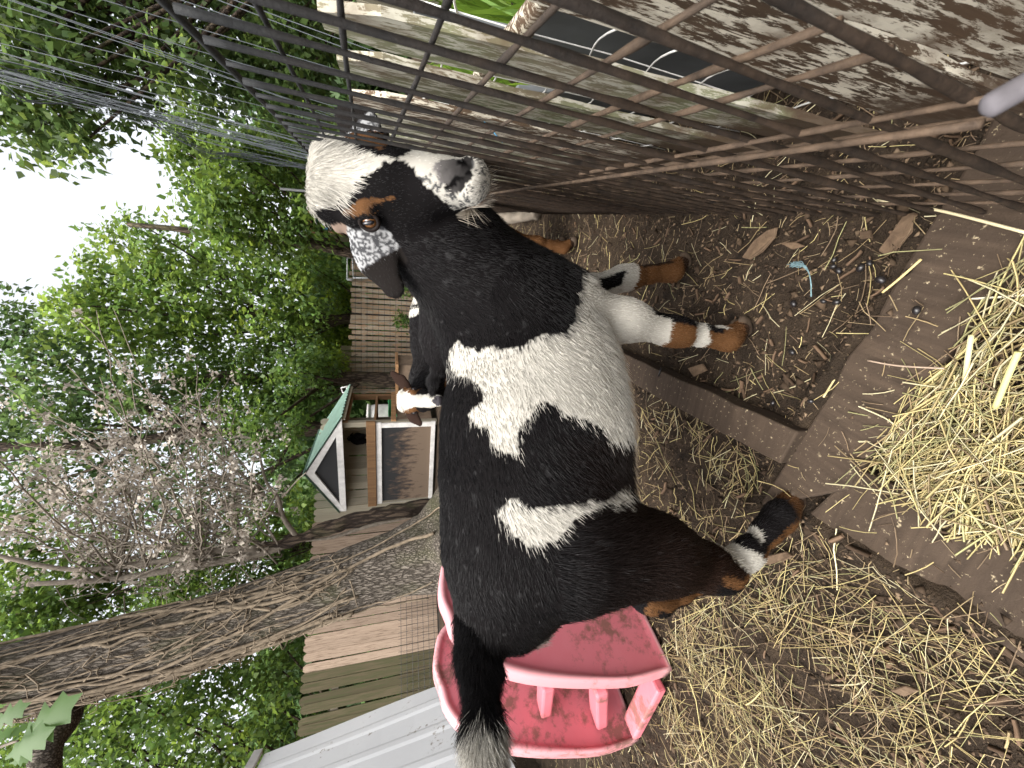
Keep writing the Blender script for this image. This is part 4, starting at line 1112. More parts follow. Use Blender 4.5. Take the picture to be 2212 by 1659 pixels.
def main_colour(V, lab, Hc, n):
    N_ = len(V); C = np.tile(BLACK, (N_, 1)); L = np.full(N_, 0.0125)
    xz = V[:, [0, 2]] + 0.007 * (np.stack([vnoise(V, 45), vnoise(V + 9, 45)], 1) - 0.5) * 2
    # a faint rust cast low on the thigh and shoulder, grey cast on the spine
    C += (np.clip((0.46 - V[:, 2]) * 4, 0, 1) * (V[:, 0] < -0.05))[:, None] * np.array([0.010, 0.003, 0.0])
    grey = vnoise(V, 140) > 0.86
    C[grey] = C[grey] + 0.02
    trunk = (lab == 'body') | (lab == 'leg0')
    w = trunk & (inpoly(xz, P_BELT) | inpoly(xz, P_FLANK))
    C[w] = WHITE * (0.92 + 0.1 * vnoise(V[w], 30)[:, None])
    low = (lab == 'body') & (V[:, 2] < 0.315) & (V[:, 0] > -0.17) & (V[:, 0] < 0.14)
    C[low] = np.array([0.42, 0.34, 0.25]); L[low] = 0.026
    L[(lab == 'body') & (V[:, 2] < 0.36)] = 0.018
    L[lab == 'neck'] = 0.013
    def legaxis(i, z):
        ch = np.array(main_legs[i]); o = np.argsort(ch[:, 2]); return np.interp(z, ch[o, 2], ch[o, 0])
    for i in range(4):
        m = lab == 'leg%d' % i
        if not m.any(): continue
        v = V[m]; z = v[:, 2] + 0.006 * (vnoise(v, 60) - 0.5) * 2; fx = v[:, 0] - legaxis(i, v[:, 2]); c = C[m].copy(); l = np.full(m.sum(), 0.0075)
        if i == 0:
            c[z < 0.365] = WHITE * 0.96
            c[(z < 0.238) & (z > 0.185) & (fx > 0.008)] = BLACK
            c[(z < 0.198) & (z > 0.142)] = TAN; c[(z < 0.198) & (z > 0.142) & (fx > 0.003)] = BLACK * 1.5
            c[(z <= 0.142) & (z > 0.112)] = WHITE; c[(z <= 0.140) & (z > 0.126) & (fx > 0.012)] = BLACK
            c[(z <= 0.112)] = TAN; c[(z <= 0.112) & (z > 0.078) & (fx > 0.0)] = BLACK * 1.5
            c[(z < 0.088) & (z > 0.066) & (fx > 0.010)] = WHITE; c[z < 0.055] = TAN * 0.85; c[z < 0.024] = DKBR
            l[z > 0.22] = 0.0085
        elif i == 1:
            c[z < 0.30] = WHITE * 0.96
            c[(z < 0.262) & (z > 0.195) & (np.abs(fx + 0.004) < 0.014) & (v[:, 1] < 0.055)] = BLACK
            c[z < 0.160] = TAN; c[(z < 0.150) & (z > 0.06) & (fx > 0.010)] = DKBR
            c[z < 0.030] = DKBR
        elif i == 2:
            t = np.clip((v[:, 2] - 0.2) / 0.1, 0, 1)
            l = 0.008 + 0.007 * t
            c[(z < 0.215) & (fx < -0.006)] = TAN
            c[(z < 0.222) & (z > 0.16) & (fx < -0.020)] = BLACK
            zz = z - 0.9 * fx
            c[(zz < 0.166) & (zz > 0.128)] = WHITE
            c[(zz <= 0.128) & (fx > -0.004)] = BLACK * 1.5; c[(zz <= 0.128) & (fx <= -0.004)] = TAN
            c[(z < 0.122) & (z > 0.105) & (fx > 0.008)] = WHITE
            c[(z < 0.045)] = TAN * 0.6; c[z < 0.022] = DKBR
        else:
            c[z < 0.30] = TAN * 1.1; c[(z > 0.22) & (fx < -0.015)] = BLACK
            c[z > 0.29] = BLACK; c[z < 0.19] = TAN * 0.9; c[(z < 0.20) & (fx < -0.014)] = BLACK
        C[m] = c; L[m] = l
    # tail: black, white at the end, pale tuft under the root
    m = lab == 'tail'
    if m.any():
        t0, t1 = np.array(main_tail[0]), np.array(main_tail[-1])
        tt = ((V[m] - t0) @ (t1 - t0)) / ((t1 - t0) @ (t1 - t0))
        c = np.tile(BLACK, (m.sum(), 1)); tn = tt + 0.10 * (vnoise(V[m], 90) - 0.5); c[tn > 0.60] = WHITE * 0.9
        C[m] = c; L[m] = 0.018 + 0.010 * np.clip(tt, 0, 1)
    m = (lab == 'body') & (V[:, 0] < -0.295) & (V[:, 2] < 0.465) & (V[:, 2] > 0.41) & (np.abs(V[:, 1]) < 0.035)
    C[m] = WHITE * 0.85; L[m] = 0.034
    # head
    hd = (lab == 'head') | (lab == 'bud')
    hj = Hc.copy(); hj[:, :2] += 0.004 * (np.stack([vnoise(V, 110), vnoise(V + 5, 110)], 1) - 0.5) * 2
    ls = hj[:, :2]; front = hj[:, 2] > -0.032
    c = np.tile(BLACK * 0.9, (N_, 1))
    c[inpoly(ls, P_BROW) & front] = TAN * 0.95; c[inpoly(ls, P_FBROW)] = TAN * 0.8
    bl = inpoly(ls, P_BLAZE) & (hj[:, 2] > -0.012); c[bl] = WHITE
    mz = inpoly(ls, P_MUZ) & ((hj[:, 2] > -0.036) | (ls[:, 0] > 0.178)); c[mz] = WHITE * 0.95
    sp = mz & (vnoise(V, 700) > 0.62) & ((ls[:, 1] < -0.008) | (ls[:, 0] > 0.158)); c[sp] = GREY * 0.35
    ns = inpoly(ls, P_NOSE) & (hj[:, 2] > -0.024); c[ns] = np.interp(hj[ns, 0] + 0.012 * (vnoise(V[ns], 250) - 0.5), [0.147, 0.158, 0.172, 0.182], [0.22, 0.10, 0.050, 0.020])[:, None] * np.array([1.0, 0.93, 0.9])
    def seg(a, b):
        a, b = np.array(a), np.array(b); q = hj[:, :2] - a; t = np.clip(q @ (b - a) / ((b - a) @ (b - a)), 0, 1); return np.linalg.norm(q - t[:, None] * (b - a), axis=1)
    no = ((seg((0.165, -0.018), (0.180, -0.006)) < 0.0026) | (seg((0.177, 0.016), (0.182, 0.006)) < 0.0026) | (seg((0.181, -0.005), (0.192, 0.000)) < 0.0018)) & (hj[:, 2] > -0.03); c[no] = BLACK * 0.6; ns = ns | no
    lip = (Hc[:, 0] > 0.174) & (Hc[:, 2] < -0.036) & (Hc[:, 2] > -0.046); c[lip] = np.array([0.30, 0.2, 0.14])
    chin = (Hc[:, 0] > 0.15) & (Hc[:, 2] <= -0.050); c[chin] = np.array([0.5, 0.44, 0.36])
    C[hd] = c[hd]
    Lh = np.full(N_, 0.0055); Lh[ns] = 0.0015
    crown = bl & (Hc[:, 0] < 0.06); Lh[crown] = np.interp(Hc[crown, 0], [-0.02, 0.02, 0.06], [0.026, 0.028, 0.010])
    Lh[chin] = 0.012; beard = (Hc[:, 0] > 0.135) & (Hc[:, 0] < 0.175) & (Hc[:, 2] < -0.05); Lh[beard] = np.where(rng.random(beard.sum()) < 0.5, 0.034, 0.012)
    L[hd] = Lh[hd]
    C[lab == 'bud'] = np.array([0.20, 0.145, 0.115]); L[lab == 'bud'] = 0.003
    for i, e in enumerate(main_ears):
        m = lab == 'ear%d' % i
        if not m.any(): continue
        e = np.array(e); d = nrm(e[2] - e[0]); t = (Hc[m] - e[0]) @ d / np.linalg.norm(e[2] - e[0])
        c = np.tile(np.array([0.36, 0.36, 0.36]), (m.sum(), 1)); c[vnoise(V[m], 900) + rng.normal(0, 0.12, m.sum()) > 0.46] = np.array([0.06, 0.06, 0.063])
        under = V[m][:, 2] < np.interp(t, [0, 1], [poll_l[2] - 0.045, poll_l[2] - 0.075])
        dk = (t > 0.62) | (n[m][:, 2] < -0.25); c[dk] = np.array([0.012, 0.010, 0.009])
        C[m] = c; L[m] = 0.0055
    return C, L

big_goat, _Hp, _ = goat('goat', G_LOC, G_HEAD, 1.0, 0.004, main_legs, (poll_l, h_ax, h_nn), main_colour, 240000,
    'large black and white goat with a white topknot, looking at the camera', 'goats in the pen',
    tail=main_tail, ears=main_ears, hs=HS, hair_w=0.00030)
# ------------------------------------------------------------------ wire panel beside the camera
AZ = math.radians(23); e1 = np.array([math.sin(AZ), math.cos(AZ), 0]); nP = np.array([e1[1], -e1[0], 0]); p0 = np.array([0.088, 0, 0])
PT = lambda s, z, off=0.0: p0 + e1 * s + nP * off + np.array([0, 0, z])
pan = empty('wire_fence', tuple(p0)); tag(pan, 'heavy square-mesh wire panel, black rods caked with brown mud, running beside the goats', 'wire fence')
rp = np.random.default_rng(4)
def rod(P, r, mud, n, sides=6, name='rod', mat='rod'):
    P = np.array(P) - p0; C_ = spline(P, n) if len(P) > 2 else P[0] + (P[1] - P[0]) * np.linspace(0, 1, n)[:, None]
    rr = r * (1 + mud * np.clip(vnoise(C_ + rp.random() * 30, 38) - 0.35, 0, 1) * 1.8)
    V, F = tube(C_, rr, sides); return mesh(name, V, F, M[mat], pan, True)
for k in range(-3, 72):
    s_at = 0.205 + 0.04 * k; zt = 0.748 + 0.06 * (s_at - 0.25)
    lo = max(0.0, 0.0)
    s_of = lambda z: s_at - 0.10 * (z - 0.68) + 0.0006 * rp.normal()
    near = s_at < 1.0
    rod([PT(s_of(zt), zt, -0.004), PT(s_of(0.4) , 0.4, rp.normal(0, 0.0012) - 0.004), PT(s_of(-0.02), -0.02, -0.004)], np.linspace(0.0015, 0.0022, 60 if near else 10), 0.8, 60 if near else 10, 7 if near else 5)
ZL = [0.7555, 0.714, 0.673, 0.633, 0.593, 0.552, 0.507, 0.470, 0.36, 0.30, 0.24, 0.18, 0.12, 0.06]
for k in range(len(ZL)):
    z0_ = ZL[k]; ln = lambda s: z0_ + 0.06 * (s - 0.25)
    if z0_ < 0.02: continue
    P = [PT(s, ln(s) + rp.normal(0, 0.0012), 0.001) for s in np.concatenate([[0.080 + 0.10 * (0.755 - z0_)], np.linspace(0.24, 3.05, 12)])]
    rod(P, 0.0024 if k == 0 else 0.0015, 0.25 if k < 3 else 0.7, 200, 7, mat='rod' if k < 4 else 'rod_tan')
rod([PT(s, 0.392 + 0.042 * s, -0.013) for s in np.linspace(0.105, 2.4, 8)], 0.0021, 0.25, 120, 8, mat='rod_tan')
rod([PT(s, 0.396 + 0.030 * s, -0.004) for s in np.linspace(0.105, 0.5, 8)], 0.0016, 0.5, 80, 8, mat='rod_tan')

# boards standing behind it
bf = empty('picket_fence', tuple(PT(0, 0, 0.10))); tag(bf, 'decayed picket fence with flaking white paint behind the wire panel', 'fence', 'board fences')
bo0 = np.array(bf.location)
spots = [(-0.20, 0.17), (-0.02, 0.16), (0.14, 0.21), (0.316, 0.096), (0.475, 0.086), (0.648, 0.106), (0.845, 0.14), (1.02, 0.15), (1.20, 0.16), (1.40, 0.16), (1.60, 0.16), (1.80, 0.16), (2.02, 0.16), (2.25, 0.16), (2.48, 0.16), (2.72, 0.16), (2.95, 0.16)]
for i, (s, w) in enumerate(spots):
    h = 0.70 + 0.035 * s + rp.uniform(-0.02, 0.02) if s > 0.25 else 0.80
    V = []; nseg = 14; c_ = []
    # an eaten, wavy-edged board with a rounded head
    for z in np.linspace(-0.02, h, nseg):
        f = 1.0 if z < h - 0.05 else max(0.35, 1 - ((z - h + 0.05) / 0.05) ** 2 * 0.55)
        wl = w / 2 * f * (1 + 0.10 * (vnoise(np.array([[s * 9, z, 1.0]]), 14)[0] - 0.5)); wr = w / 2 * f * (1 + 0.10 * (vnoise(np.array([[s * 9, z, 7.0]]), 14)[0] - 0.5))
        dz = rp.normal(0, 0.001)
        V += [(-wl, -0.0045 + dz, z), (-w * 0.2, -0.006 + dz, z), (w * 0.2, -0.006 + dz, z), (wr, -0.0045 + dz, z), (wr, 0.0045, z), (-wl, 0.0045, z)]
    F = [(6 * a + j, 6 * a + (j + 1) % 6, 6 * a + 6 + (j + 1) % 6, 6 * a + 6 + j) for a in range(nseg - 1) for j in range(6)] + [tuple(range(5, -1, -1)), tuple(6 * (nseg - 1) + j for j in range(6))]
    o = mesh('board', V, F, M['wood_peel'] if s < 0.42 or i % 3 == 0 else M['wood_lichen'], bf)
    o.location = PT(s, 0, 0.10 + rp.uniform(-0.004, 0.004)) - bo0; o.rotation_euler = (rp.normal(0, 0.01), rp.normal(0, 0.012), math.pi / 2 - AZ)
rl = MB(); sg = np.linspace(0.28, 3.0, 24)
for a, b_ in zip(sg[:-1], sg[1:]):
    pass
V, F = tube([PT(s, 0.505 + 0.03 * s + 0.004 * math.sin(s * 23), 0.118) - bo0 for s in np.linspace(-0.1, 3.0, 60)], 0.012 * (1 + 0.5 * (rp.random(60) - 0.5)), 7)
mesh('rail', V, F, M['wood_peel'], bf, True)

# slates / dark sheets leaning behind the gaps, white netting wire and blue twine on it
for (s, off, w, h, nm, lab, tilt) in ((0.62, 0.22, 0.30, 0.47, 'slate_sheet', 'dark grey sheet leaning behind the widest gap in the flaking pickets', 0.10), (1.02, 0.24, 0.34, 0.42, 'slate_sheet', 'dark grey sheet standing behind the farther gap of the flaking pickets', 0.16), (1.30, 0.40, 0.28, 0.60, 'slate_sheet', 'dark sheet at the back, with blue twine hanging before it', 0.05)):
    o = MB().box((0, 0, h / 2), (w, 0.012, h)).build(nm, M['slate'], None, bevel=0.003)
    o.location = PT(s, 0, off); o.rotation_euler = (-tilt, 0, math.pi / 2 - AZ); tag(o, lab, 'sheet', 'sheets behind the pickets')
wn_ = empty('netting_wire', tuple(PT(0.3, 0, 0.14))); tag(wn_, 'thin white netting wire stapled behind the flaking pickets', 'netting')
nb = MB(); w0 = np.array(wn_.location)
for s in np.arange(0.30, 2.2, 0.075): nb.tube([PT(s, z, 0.135 + rp.normal(0, 0.002)) - w0 for z in np.linspace(0.02, 0.62, 6)], 0.0011, 4)
for z in np.arange(0.06, 0.62, 0.085): nb.tube([PT(s, z + 0.008 * math.sin(s * 42) + 0.02 * s, 0.135) - w0 for s in np.linspace(0.28, 2.2, 120)], 0.0014, 4)
tag(nb.build('wires', M['wire_white'], wn_, True), kind='stuff')
bt = MB(); 
for k in range(7):
    a = PT(0.80, 0.585, 0.13) + rp.normal(0, 0.004, 3); bt.tube(spline([a, a + np.array([0.012, 0.0, -0.05]) + rp.normal(0, 0.006, 3), a + np.array([0.0, 0.02, -0.11]) + rp.normal(0, 0.016, 3)], 10), 0.0012, 4)
simple('sky_twine', (0.09, 0.36, 0.60), 0.7, 0.3, 0.2, 200)
tag(bt.build('twine', M['sky_twine'], None, True), 'bright blue frayed twine hanging on the netting behind the pickets', 'twine', 'pieces of twine')

# grass beyond the pickets
def grass():
    r = np.random.default_rng(9); n = 5200
    s = r.uniform(0.5, 5.0, n); off = r.uniform(0.45, 3.0, n); P = p0 + e1 * s[:, None] + nP * off[:, None]
    L = r.uniform(0.12, 0.45, n); D = nrm(np.array([0, 0, 1]) + r.normal(0, 0.45, (n, 3)))
    C = np.array([0.10, 0.20, 0.025]) * r.uniform(0.6, 1.5, (n, 1)) * (1 + 0.5 * r.random((n, 1)) * np.array([0.8, 0.1, 0]))
    tag(leaves(P, D, nrm(r.normal(0, 1, (n, 3))), L, L * 0.09, C, 'grass', M['leaf']), 'bright green grass growing beyond the pickets', 'grass', kind='stuff')
grass()
# older board fence farther out, with wire in front
ob = empty('board_fence', tuple(PT(1.2, 0, 1.35))); tag(ob, 'old grey board fence beyond the flaking pickets, seen over their heads', 'fence', 'board fences')
A_, B_ = PT(1.0, 0, 1.0), PT(7.5, 0, 2.3)
fence_boards(ob, A_, B_, 0.98, 0.15, 0.006, 'wood_grey', jag=0.02)

# tall netting strung above the panel
nt_ = empty('tall_netting', tuple(PT(0, 0, 0.16))); tag(nt_, 'tall net of thin grey wires above the panel, gathered in a dark fold', 'netting')
n0 = np.array(nt_.location); tb_ = MB()
for k in range(46):
    s = 0.18 + 0.065 * k * (1 + 0.012 * k); off = 0.16 + 0.05 * math.sin(s * 2)
    P = [PT(s + 0.03 * math.sin(z * 3 + k * 0.4), z, off + 0.10 * (z - 0.7) + 0.02 * math.sin(z * 2.3 + k)) - n0 for z in np.linspace(0.55, 3.4, 9)]
    tb_.tube(spline(P, 22), 0.0008 + 0.0002 * s, 4)
for j in range(5):
    z = 1.05 + 0.5 * j
    tb_.tube(spline([PT(s, z + 0.06 * s + 0.02 * math.sin(s * 5 + j), 0.16 + 0.10 * (z - 0.7)) - n0 for s in np.linspace(0.2, 4.6, 14)], 60), 0.0011, 4)
tag(tb_.build('wires', M['wire_grey'], nt_, True), kind='stuff')
fold = [at(668, 365, 2.9), at(600, 350, 2.85), at(520, 338, 2.8), at(440, 325, 2.7), at(360, 280, 2.55), at(270, 235, 2.4), at(170, 205, 2.25), at(60, 178, 2.1), at(-80, 150, 2.0)]
fb = MB()
for k in range(10):
    P = [np.array(p) - n0 + rp.normal(0, 0.022, 3) * np.interp(i, [0, 3, 8], [0.5, 0.8, 2.0]) for i, p in enumerate(fold)]
    fb.tube(spline(P, 40), 0.0017, 4)
tag(fb.build('fold', M['wire_grey'], nt_, True), kind='stuff')
MB().tube([at(672, 398, 4.6) * np.array([1, 1, 0]) - n0 * np.array([1, 1, 0]), at(605, 408, 4.6) - n0 * np.array([1, 1, 0])], 0.014, 8).build('post', M['wire_dark'], nt_, True)

# the loose grey end right at the lens
# (a strap end, close enough to be a blur)

# ------------------------------------------------------------------ timbers on the ground
def timber(name, label, P4, z0, z1, mat='timber', bev=0.004, wob=0.002):
    """a timber from four ground corners"""
    P4 = [np.asarray(p, float) for p in P4]; c = np.mean(P4, 0); c[2] = 0
    e = nrm((P4[1] - P4[0])[:2]); ang_ = math.atan2(e[1], e[0]); ca, sa = math.cos(-ang_), math.sin(-ang_)
    Q = [((p[0] - c[0]) * ca - (p[1] - c[1]) * sa, (p[0] - c[0]) * sa + (p[1] - c[1]) * ca) for p in P4]
    n = 16; V = []
    for i in range(n + 1):
        t = i / n; a = np.array(Q[0]) * (1 - t) + np.array(Q[1]) * t; b_ = np.array(Q[3]) * (1 - t) + np.array(Q[2]) * t
        j = rp.normal(0, wob, 2)
        V += [(a[0], a[1] + j[0], z0), (a[0], a[1] + j[0], z1 + j[1] * 0.5), (b_[0], b_[1] + j[1], z1 + j[0] * 0.5), (b_[0], b_[1] + j[1], z0)]
    F = [(4 * i + k, 4 * i + (k + 1) % 4, 4 * i + 4 + (k + 1) % 4, 4 * i + 4 + k) for i in range(n) for k in range(4)] + [(3, 2, 1, 0), tuple(4 * n + k for k in range(4))]
    o = mesh(name, V, [f[::-1] for f in F], M[mat]); o.location = c; o.rotation_euler = (0, 0, ang_)
    me = o.data; bm_ = __import__('bmesh').new(); bm_.from_mesh(me); __import__('bmesh').ops.recalc_face_normals(bm_, faces=bm_.faces); bm_.to_mesh(me); bm_.free()
    m = o.modifiers.new('bevel', 'BEVEL'); m.width = bev; m.segments = 2; m.limit_method = 'ANGLE'
    return tag(o, label, 'timber', 'timbers on the ground')
zt = 0.022
bz = 0.042
b_near_r, b_near_l = gnd(1723, 932, bz), gnd(1684, 1003, bz)
bd = nrm(np.array([0.185, 0.56, 0])); bd = nrm(gnd(1330, 757, bz) - b_near_r)
timber('timber', 'square-cut loose beam lying under the large goat', [b_near_l, b_near_l + bd * 0.64, b_near_r + bd * 0.64, b_near_r], 0.001, bz, bev=0.003, wob=0.0012)
f_a, f_b = gnd(2000, 500, zt), gnd(1648, 1080, zt); g_a, g_b = gnd(2052, 745, zt), gnd(1830, 1058, zt)
dA = nrm(f_a - f_b)
timber('timber', 'wide dark frame board beyond the hay, running up to the wire panel', [f_b - dA * 0.015, f_b + dA * 0.66, g_b + dA * 0.62, g_b - dA * 0.0], -0.02, zt)
h_a, h_b = gnd(1895, 1030, zt - 0.005), gnd(2230, 1200, zt - 0.005); k_a, k_b = gnd(1745, 1112, zt - 0.005), gnd(2200, 1376, zt - 0.005)
dB = nrm(h_b - h_a)
timber('timber', 'wide dark frame board with straw across it, meeting the other board at a corner', [k_a, k_a + dB * 0.6, h_a + dB * 0.6, h_a - dB * 0.025], -0.02, zt - 0.005)
m0 = gnd(2110, 640, 0.014)
timber('timber', 'flat board half buried at the hay\'s edge, nearest the wire panel', [m0, m0 + np.array([0.02, -0.16, 0]), m0 + np.array([0.12, -0.16, 0]), m0 + np.array([0.085, 0.01, 0])], -0.02, 0.014)
nail = MB().tube([gnd(1428, 795, bz + 0.002), gnd(1422, 813, bz + 0.0025)], 0.0018, 6).build('nail', M['dropping'], None, True)
tag(nail, 'dark bent nail on the loose beam', 'nail')

# ------------------------------------------------------------------ pink plastic play steps
A0, B0 = gnd(1396, 1324), gnd(1456, 1445); eT = nrm(A0 - B0); nT = nrm(np.array([eT[1], -eT[0], 0]))      # eT: along the panel towards the goat; nT: towards the camera's right
if nT @ (gnd(1446, 1497) - gnd(1456, 1445)) > 0: nT = -nT
def on_pl(x, y, P0, nrm_):
    d = ray(x, y); o = np.array([0, 0, H]); t = ((P0 - o) @ nrm_) / (d @ nrm_); return o + d * t
def az_(x, y, P0): p = on_pl(x, y, P0, nT); return ((p - P0) @ eT, p[2])
TH = float(abs((gnd(1446, 1497) - gnd(1456, 1445)) @ nT))
TH = 0.056
outl = [az_(x, y, B0) for x, y in ((1456, 1446), (1443, 1454), (1373, 1468), (1281, 1471), (1194, 1467), (1122, 1456), (1050, 1432), (1004, 1398), (975, 1360), (964, 1325))]
toy = empty('play_steps', tuple(B0)); tag(toy, 'faded pink plastic play steps with two rounded sides, behind the large goat\'s tail', 'play steps')
hmax = outl[-1][1]; amax = outl[-1][0]
outl = [(max(a, 0.0) if i < 2 else a, max(z, 0.0)) for i, (a, z) in enumerate(outl)]
right = [(amax + 0.045, hmax + 0.012), (amax + 0.10, hmax + 0.006), (amax + 0.155, hmax - 0.02), (amax + 0.20, hmax * 0.80), (amax + 0.225, hmax * 0.5), (amax + 0.235, hmax * 0.2), (amax + 0.235, 0.0)]
PO = np.array(outl + right)
PO = np.vstack([spline(np.vstack([PO[1:]]), 46), PO[:1]])
def side_panel(origin, name='side_panel'):
    bmesh_ = __import__('bmesh'); bm = bmesh_.new(); o = np.asarray(origin) - B0
    cen_ = PO.mean(0); n = len(PO)
    rows = []
    # dished face, rounded rim, straight edge, back
    for (inset, d) in ((0.030, -0.010), (0.022, -0.009), (0.017, -0.002), (0.010, 0.0), (0.003, -0.003), (0.0, -0.010), (0.0, -TH + 0.008), (0.006, -TH)):
        r_ = []
        for q_ in PO:
            dd = cen_ - q_; p2 = q_ + dd / np.linalg.norm(dd) * inset; p2[1] = max(p2[1], 0.001)
            w_ = o + eT * p2[0] + nT * d + np.array([0, 0, p2[1]]); r_.append(bm.verts.new(w_))
        rows.append(r_)
    for a, b_ in zip(rows[:-1], rows[1:]):
        for i in range(n): bm.faces.new((a[i], a[(i + 1) % n], b_[(i + 1) % n], b_[i]))
    bm.faces.new(rows[0][::-1]); bm.faces.new(rows[-1])
    bmesh_.ops.recalc_face_normals(bm, faces=bm.faces)
    me = bpy.data.meshes.new(name); bm.to_mesh(me); bm.free(); me.materials.append(M['pink'])
    for p in me.polygons: p.use_smooth = len(p.vertices) == 4
    return link(name, me, toy)
side_panel(B0)
F0 = gnd(1384, 1597); sep = F0 - B0; 
side_panel(B0 + sep)
for (xa, ya, xb, yb, w_, h_) in ((1186, 1490, 1180, 1548, 0.050, 0.030), (1300, 1496, 1300, 1570, 0.055, 0.032), (1428, 1490, 1398, 1585, 0.055, 0.026)):
    pa = on_pl(xa, ya, B0 - nT * TH, nT); pb = on_pl(xb, yb, B0 + sep, nT); 
    pa = pa + eT * 0.022; pb = pb + eT * 0.022; pa[2] = max(pa[2], 0.012); pb[2] = max(pb[2], 0.012); zc = (pa[2] + pb[2]) / 2
    MB().beam(pa - B0, pb - B0, w_, h_).build('step', M['pink'], toy, bevel=0.006)
# red bowl on its edge behind the steps
rb_c = gnd(1300, 1520) + np.array([-0.02, 0.16, 0])
rb = empty('red_bowl', tuple(rb_c)); tag(rb, 'bright red plastic hoop lying behind the pink play steps', 'hoop')
V, F = tube([(0.10 * math.cos(t), 0.10 * math.sin(t), 0.045 + 0.02 * math.sin(t)) for t in np.linspace(0, 2 * math.pi, 33)], 0.02, 10, False)
mesh('ring', V, F, M['red_plastic'], rb, True)
MB().tube([(0, 0, 0.004), (0, 0, 0.03)], [0.075, 0.095], 24).build('base', M['red_plastic'], rb, True)

# ------------------------------------------------------------------ white ribbed sheet wall
w_tf, w_bf = np.array([-2.68, 3.20, 1.53]), np.array([-2.12, 2.78, 0.10])
dirw = nrm(np.array([0.30, -1.0, 0]))
ws = empty('sheet_wall', (w_bf[0], w_bf[1], 0)); tag(ws, 'white ribbed metal sheet wall, speckled with mud, behind the pink play steps', 'sheet wall')
W0 = np.array([w_bf[0], w_bf[1], 0]); nW = np.array([dirw[1], -dirw[0], 0]); nW = -nW if nW[0] < 0 else nW
Ls = 1.7; prof = [(0, 0.0)]
x = 0.0
while x < Ls: prof += [(x + 0.17, 0.0), (x + 0.20, 0.006), (x + 0.25, 0.006), (x + 0.28, 0.0)]; x += 0.30
V = []; F = []; nz = 8
for (s, d) in prof:
    for k in range(nz):
        t = k / (nz - 1); base_ = w_bf * (1 - t) + w_tf * t
        V.append(base_ + dirw * s + nW * (d + 0.004 * math.sin(s * 7 + t * 5)) - W0)
m_ = len(prof)
F = [(i * nz + k, (i + 1) * nz + k, (i + 1) * nz + k + 1, i * nz + k + 1) for i in range(m_ - 1) for k in range(nz - 1)]
V2 = [v - nW * 0.004 for v in V]; nV = len(V)
F = F + [tuple(j + nV for j in f[::-1]) for f in F]
mesh('sheet', V + V2, F, M['sheet'], ws)
MB().beam(w_bf + np.array([0, 0.0, -0.06]) - W0 - nW * 0.02, w_bf + dirw * Ls + np.array([0, 0, -0.06]) - W0 - nW * 0.02, 0.035, 0.13).build('skirting_board', M['timber'], ws)
tf = w_tf - W0 + np.array([0, 0, 0.045])
MB().beam(tf + dirw * -0.02 + nW * 0.01, tf + dirw * Ls + nW * 0.01, 0.03, 0.055).build('fascia', M['white_paint'], ws)
for s in (0.1, 0.9, 1.65): MB().box((w_tf + dirw * s - nW * 0.10 - W0) * np.array([1, 1, 0]) + np.array([0, 0, 0.72]), (0.05, 0.05, 1.44)).build('post', M['wood_grey'], ws)

# ------------------------------------------------------------------ straw, crumbs, chips, droppings
def straws(P, z, L, W, C, name, heading, label, mat='straw', curve=0.11):
    n = len(P); r = rng
    d = np.stack([np.cos(heading), np.sin(heading)], 1); s = np.stack([-d[:, 1], d[:, 0]], 1); k = r.normal(0, curve, n)
    ts = np.array([-0.5, -0.17, 0.17, 0.5]); tilt = r.normal(0, 0.10, n)
    V = np.zeros((n, 4, 3, 3))
    for i, t in enumerate(ts):
        xy = P + d * (t * L)[:, None] + s * ((t * t - 0.1) * k * L)[:, None]
        zz = np.maximum(gz(xy[:, 0], xy[:, 1]) + z + tilt * t * L, gz(xy[:, 0], xy[:, 1]) + 0.001)
        for j, (a, h_) in enumerate(((-0.5, 0), (0.5, 0), (0, 0.75))):
            V[:, i, j, :2] = xy + s * (a * W)[:, None]; V[:, i, j, 2] = zz + h_ * W
    V = V.reshape(-1, 3); b_ = np.arange(n)[:, None] * 12
    F = []
    for i in range(3):
        for j in range(3):
            F.append(np.stack([b_[:, 0] + 3 * i + j, b_[:, 0] + 3 * i + (j + 1) % 3, b_[:, 0] + 3 * i + 3 + (j + 1) % 3, b_[:, 0] + 3 * i + 3 + j], 1))
    o = mesh(name, V, np.concatenate(F), M[mat], None, False, np.repeat(C, 12, 0))
    return tag(o, label, 'straw', kind='stuff')
g2 = lambda pts: np.array([gnd(*p)[:2] for p in pts])
polyA = g2([(1840, 1050), (1880, 1000), (2050, 775), (2120, 650), (2260, 560), (2260, 1200), (2060, 1080)])
polyB = g2([(1470, 1700), (1420, 1420), (1470, 1340), (1560, 1210), (1720, 1110), (1830, 1170), (2300, 1440), (2300, 1700)])
polyC = g2([(1340, 990), (1420, 810), (1650, 1010), (1650, 1080), (1590, 1240), (1440, 1330), (1390, 1200)])
polyT = [g2([(2000, 510), (1640, 1095), (1830, 1060), (2055, 750)]), g2([(1745, 1105), (2240, 1390), (2240, 1195), (1890, 1030)])]
YEL = np.array([[0.50, 0.42, 0.19], [0.44, 0.35, 0.16], [0.56, 0.50, 0.31], [0.31, 0.23, 0.12], [0.32, 0.30, 0.14], [0.20, 0.14, 0.085]])
def straw_cols(n, w): return YEL[rng.choice(6, n, p=w)] * rng.uniform(0.7, 1.2, (n, 1))
def scatter(poly, n, lo, hi):
    lo, hi = np.array(lo), np.array(hi); out = []
    while sum(map(len, out)) < n:
        p = lo + rng.random((n * 3, 2)) * (hi - lo); p = p[rng.random(len(p)) < np.clip(vnoise(np.c_[p, np.zeros(len(p))], 13) * 1.9 - 0.45, 0.15, 1)]; out.append(p[inpoly(p, poly)])
    return np.concatenate(out)[:n]
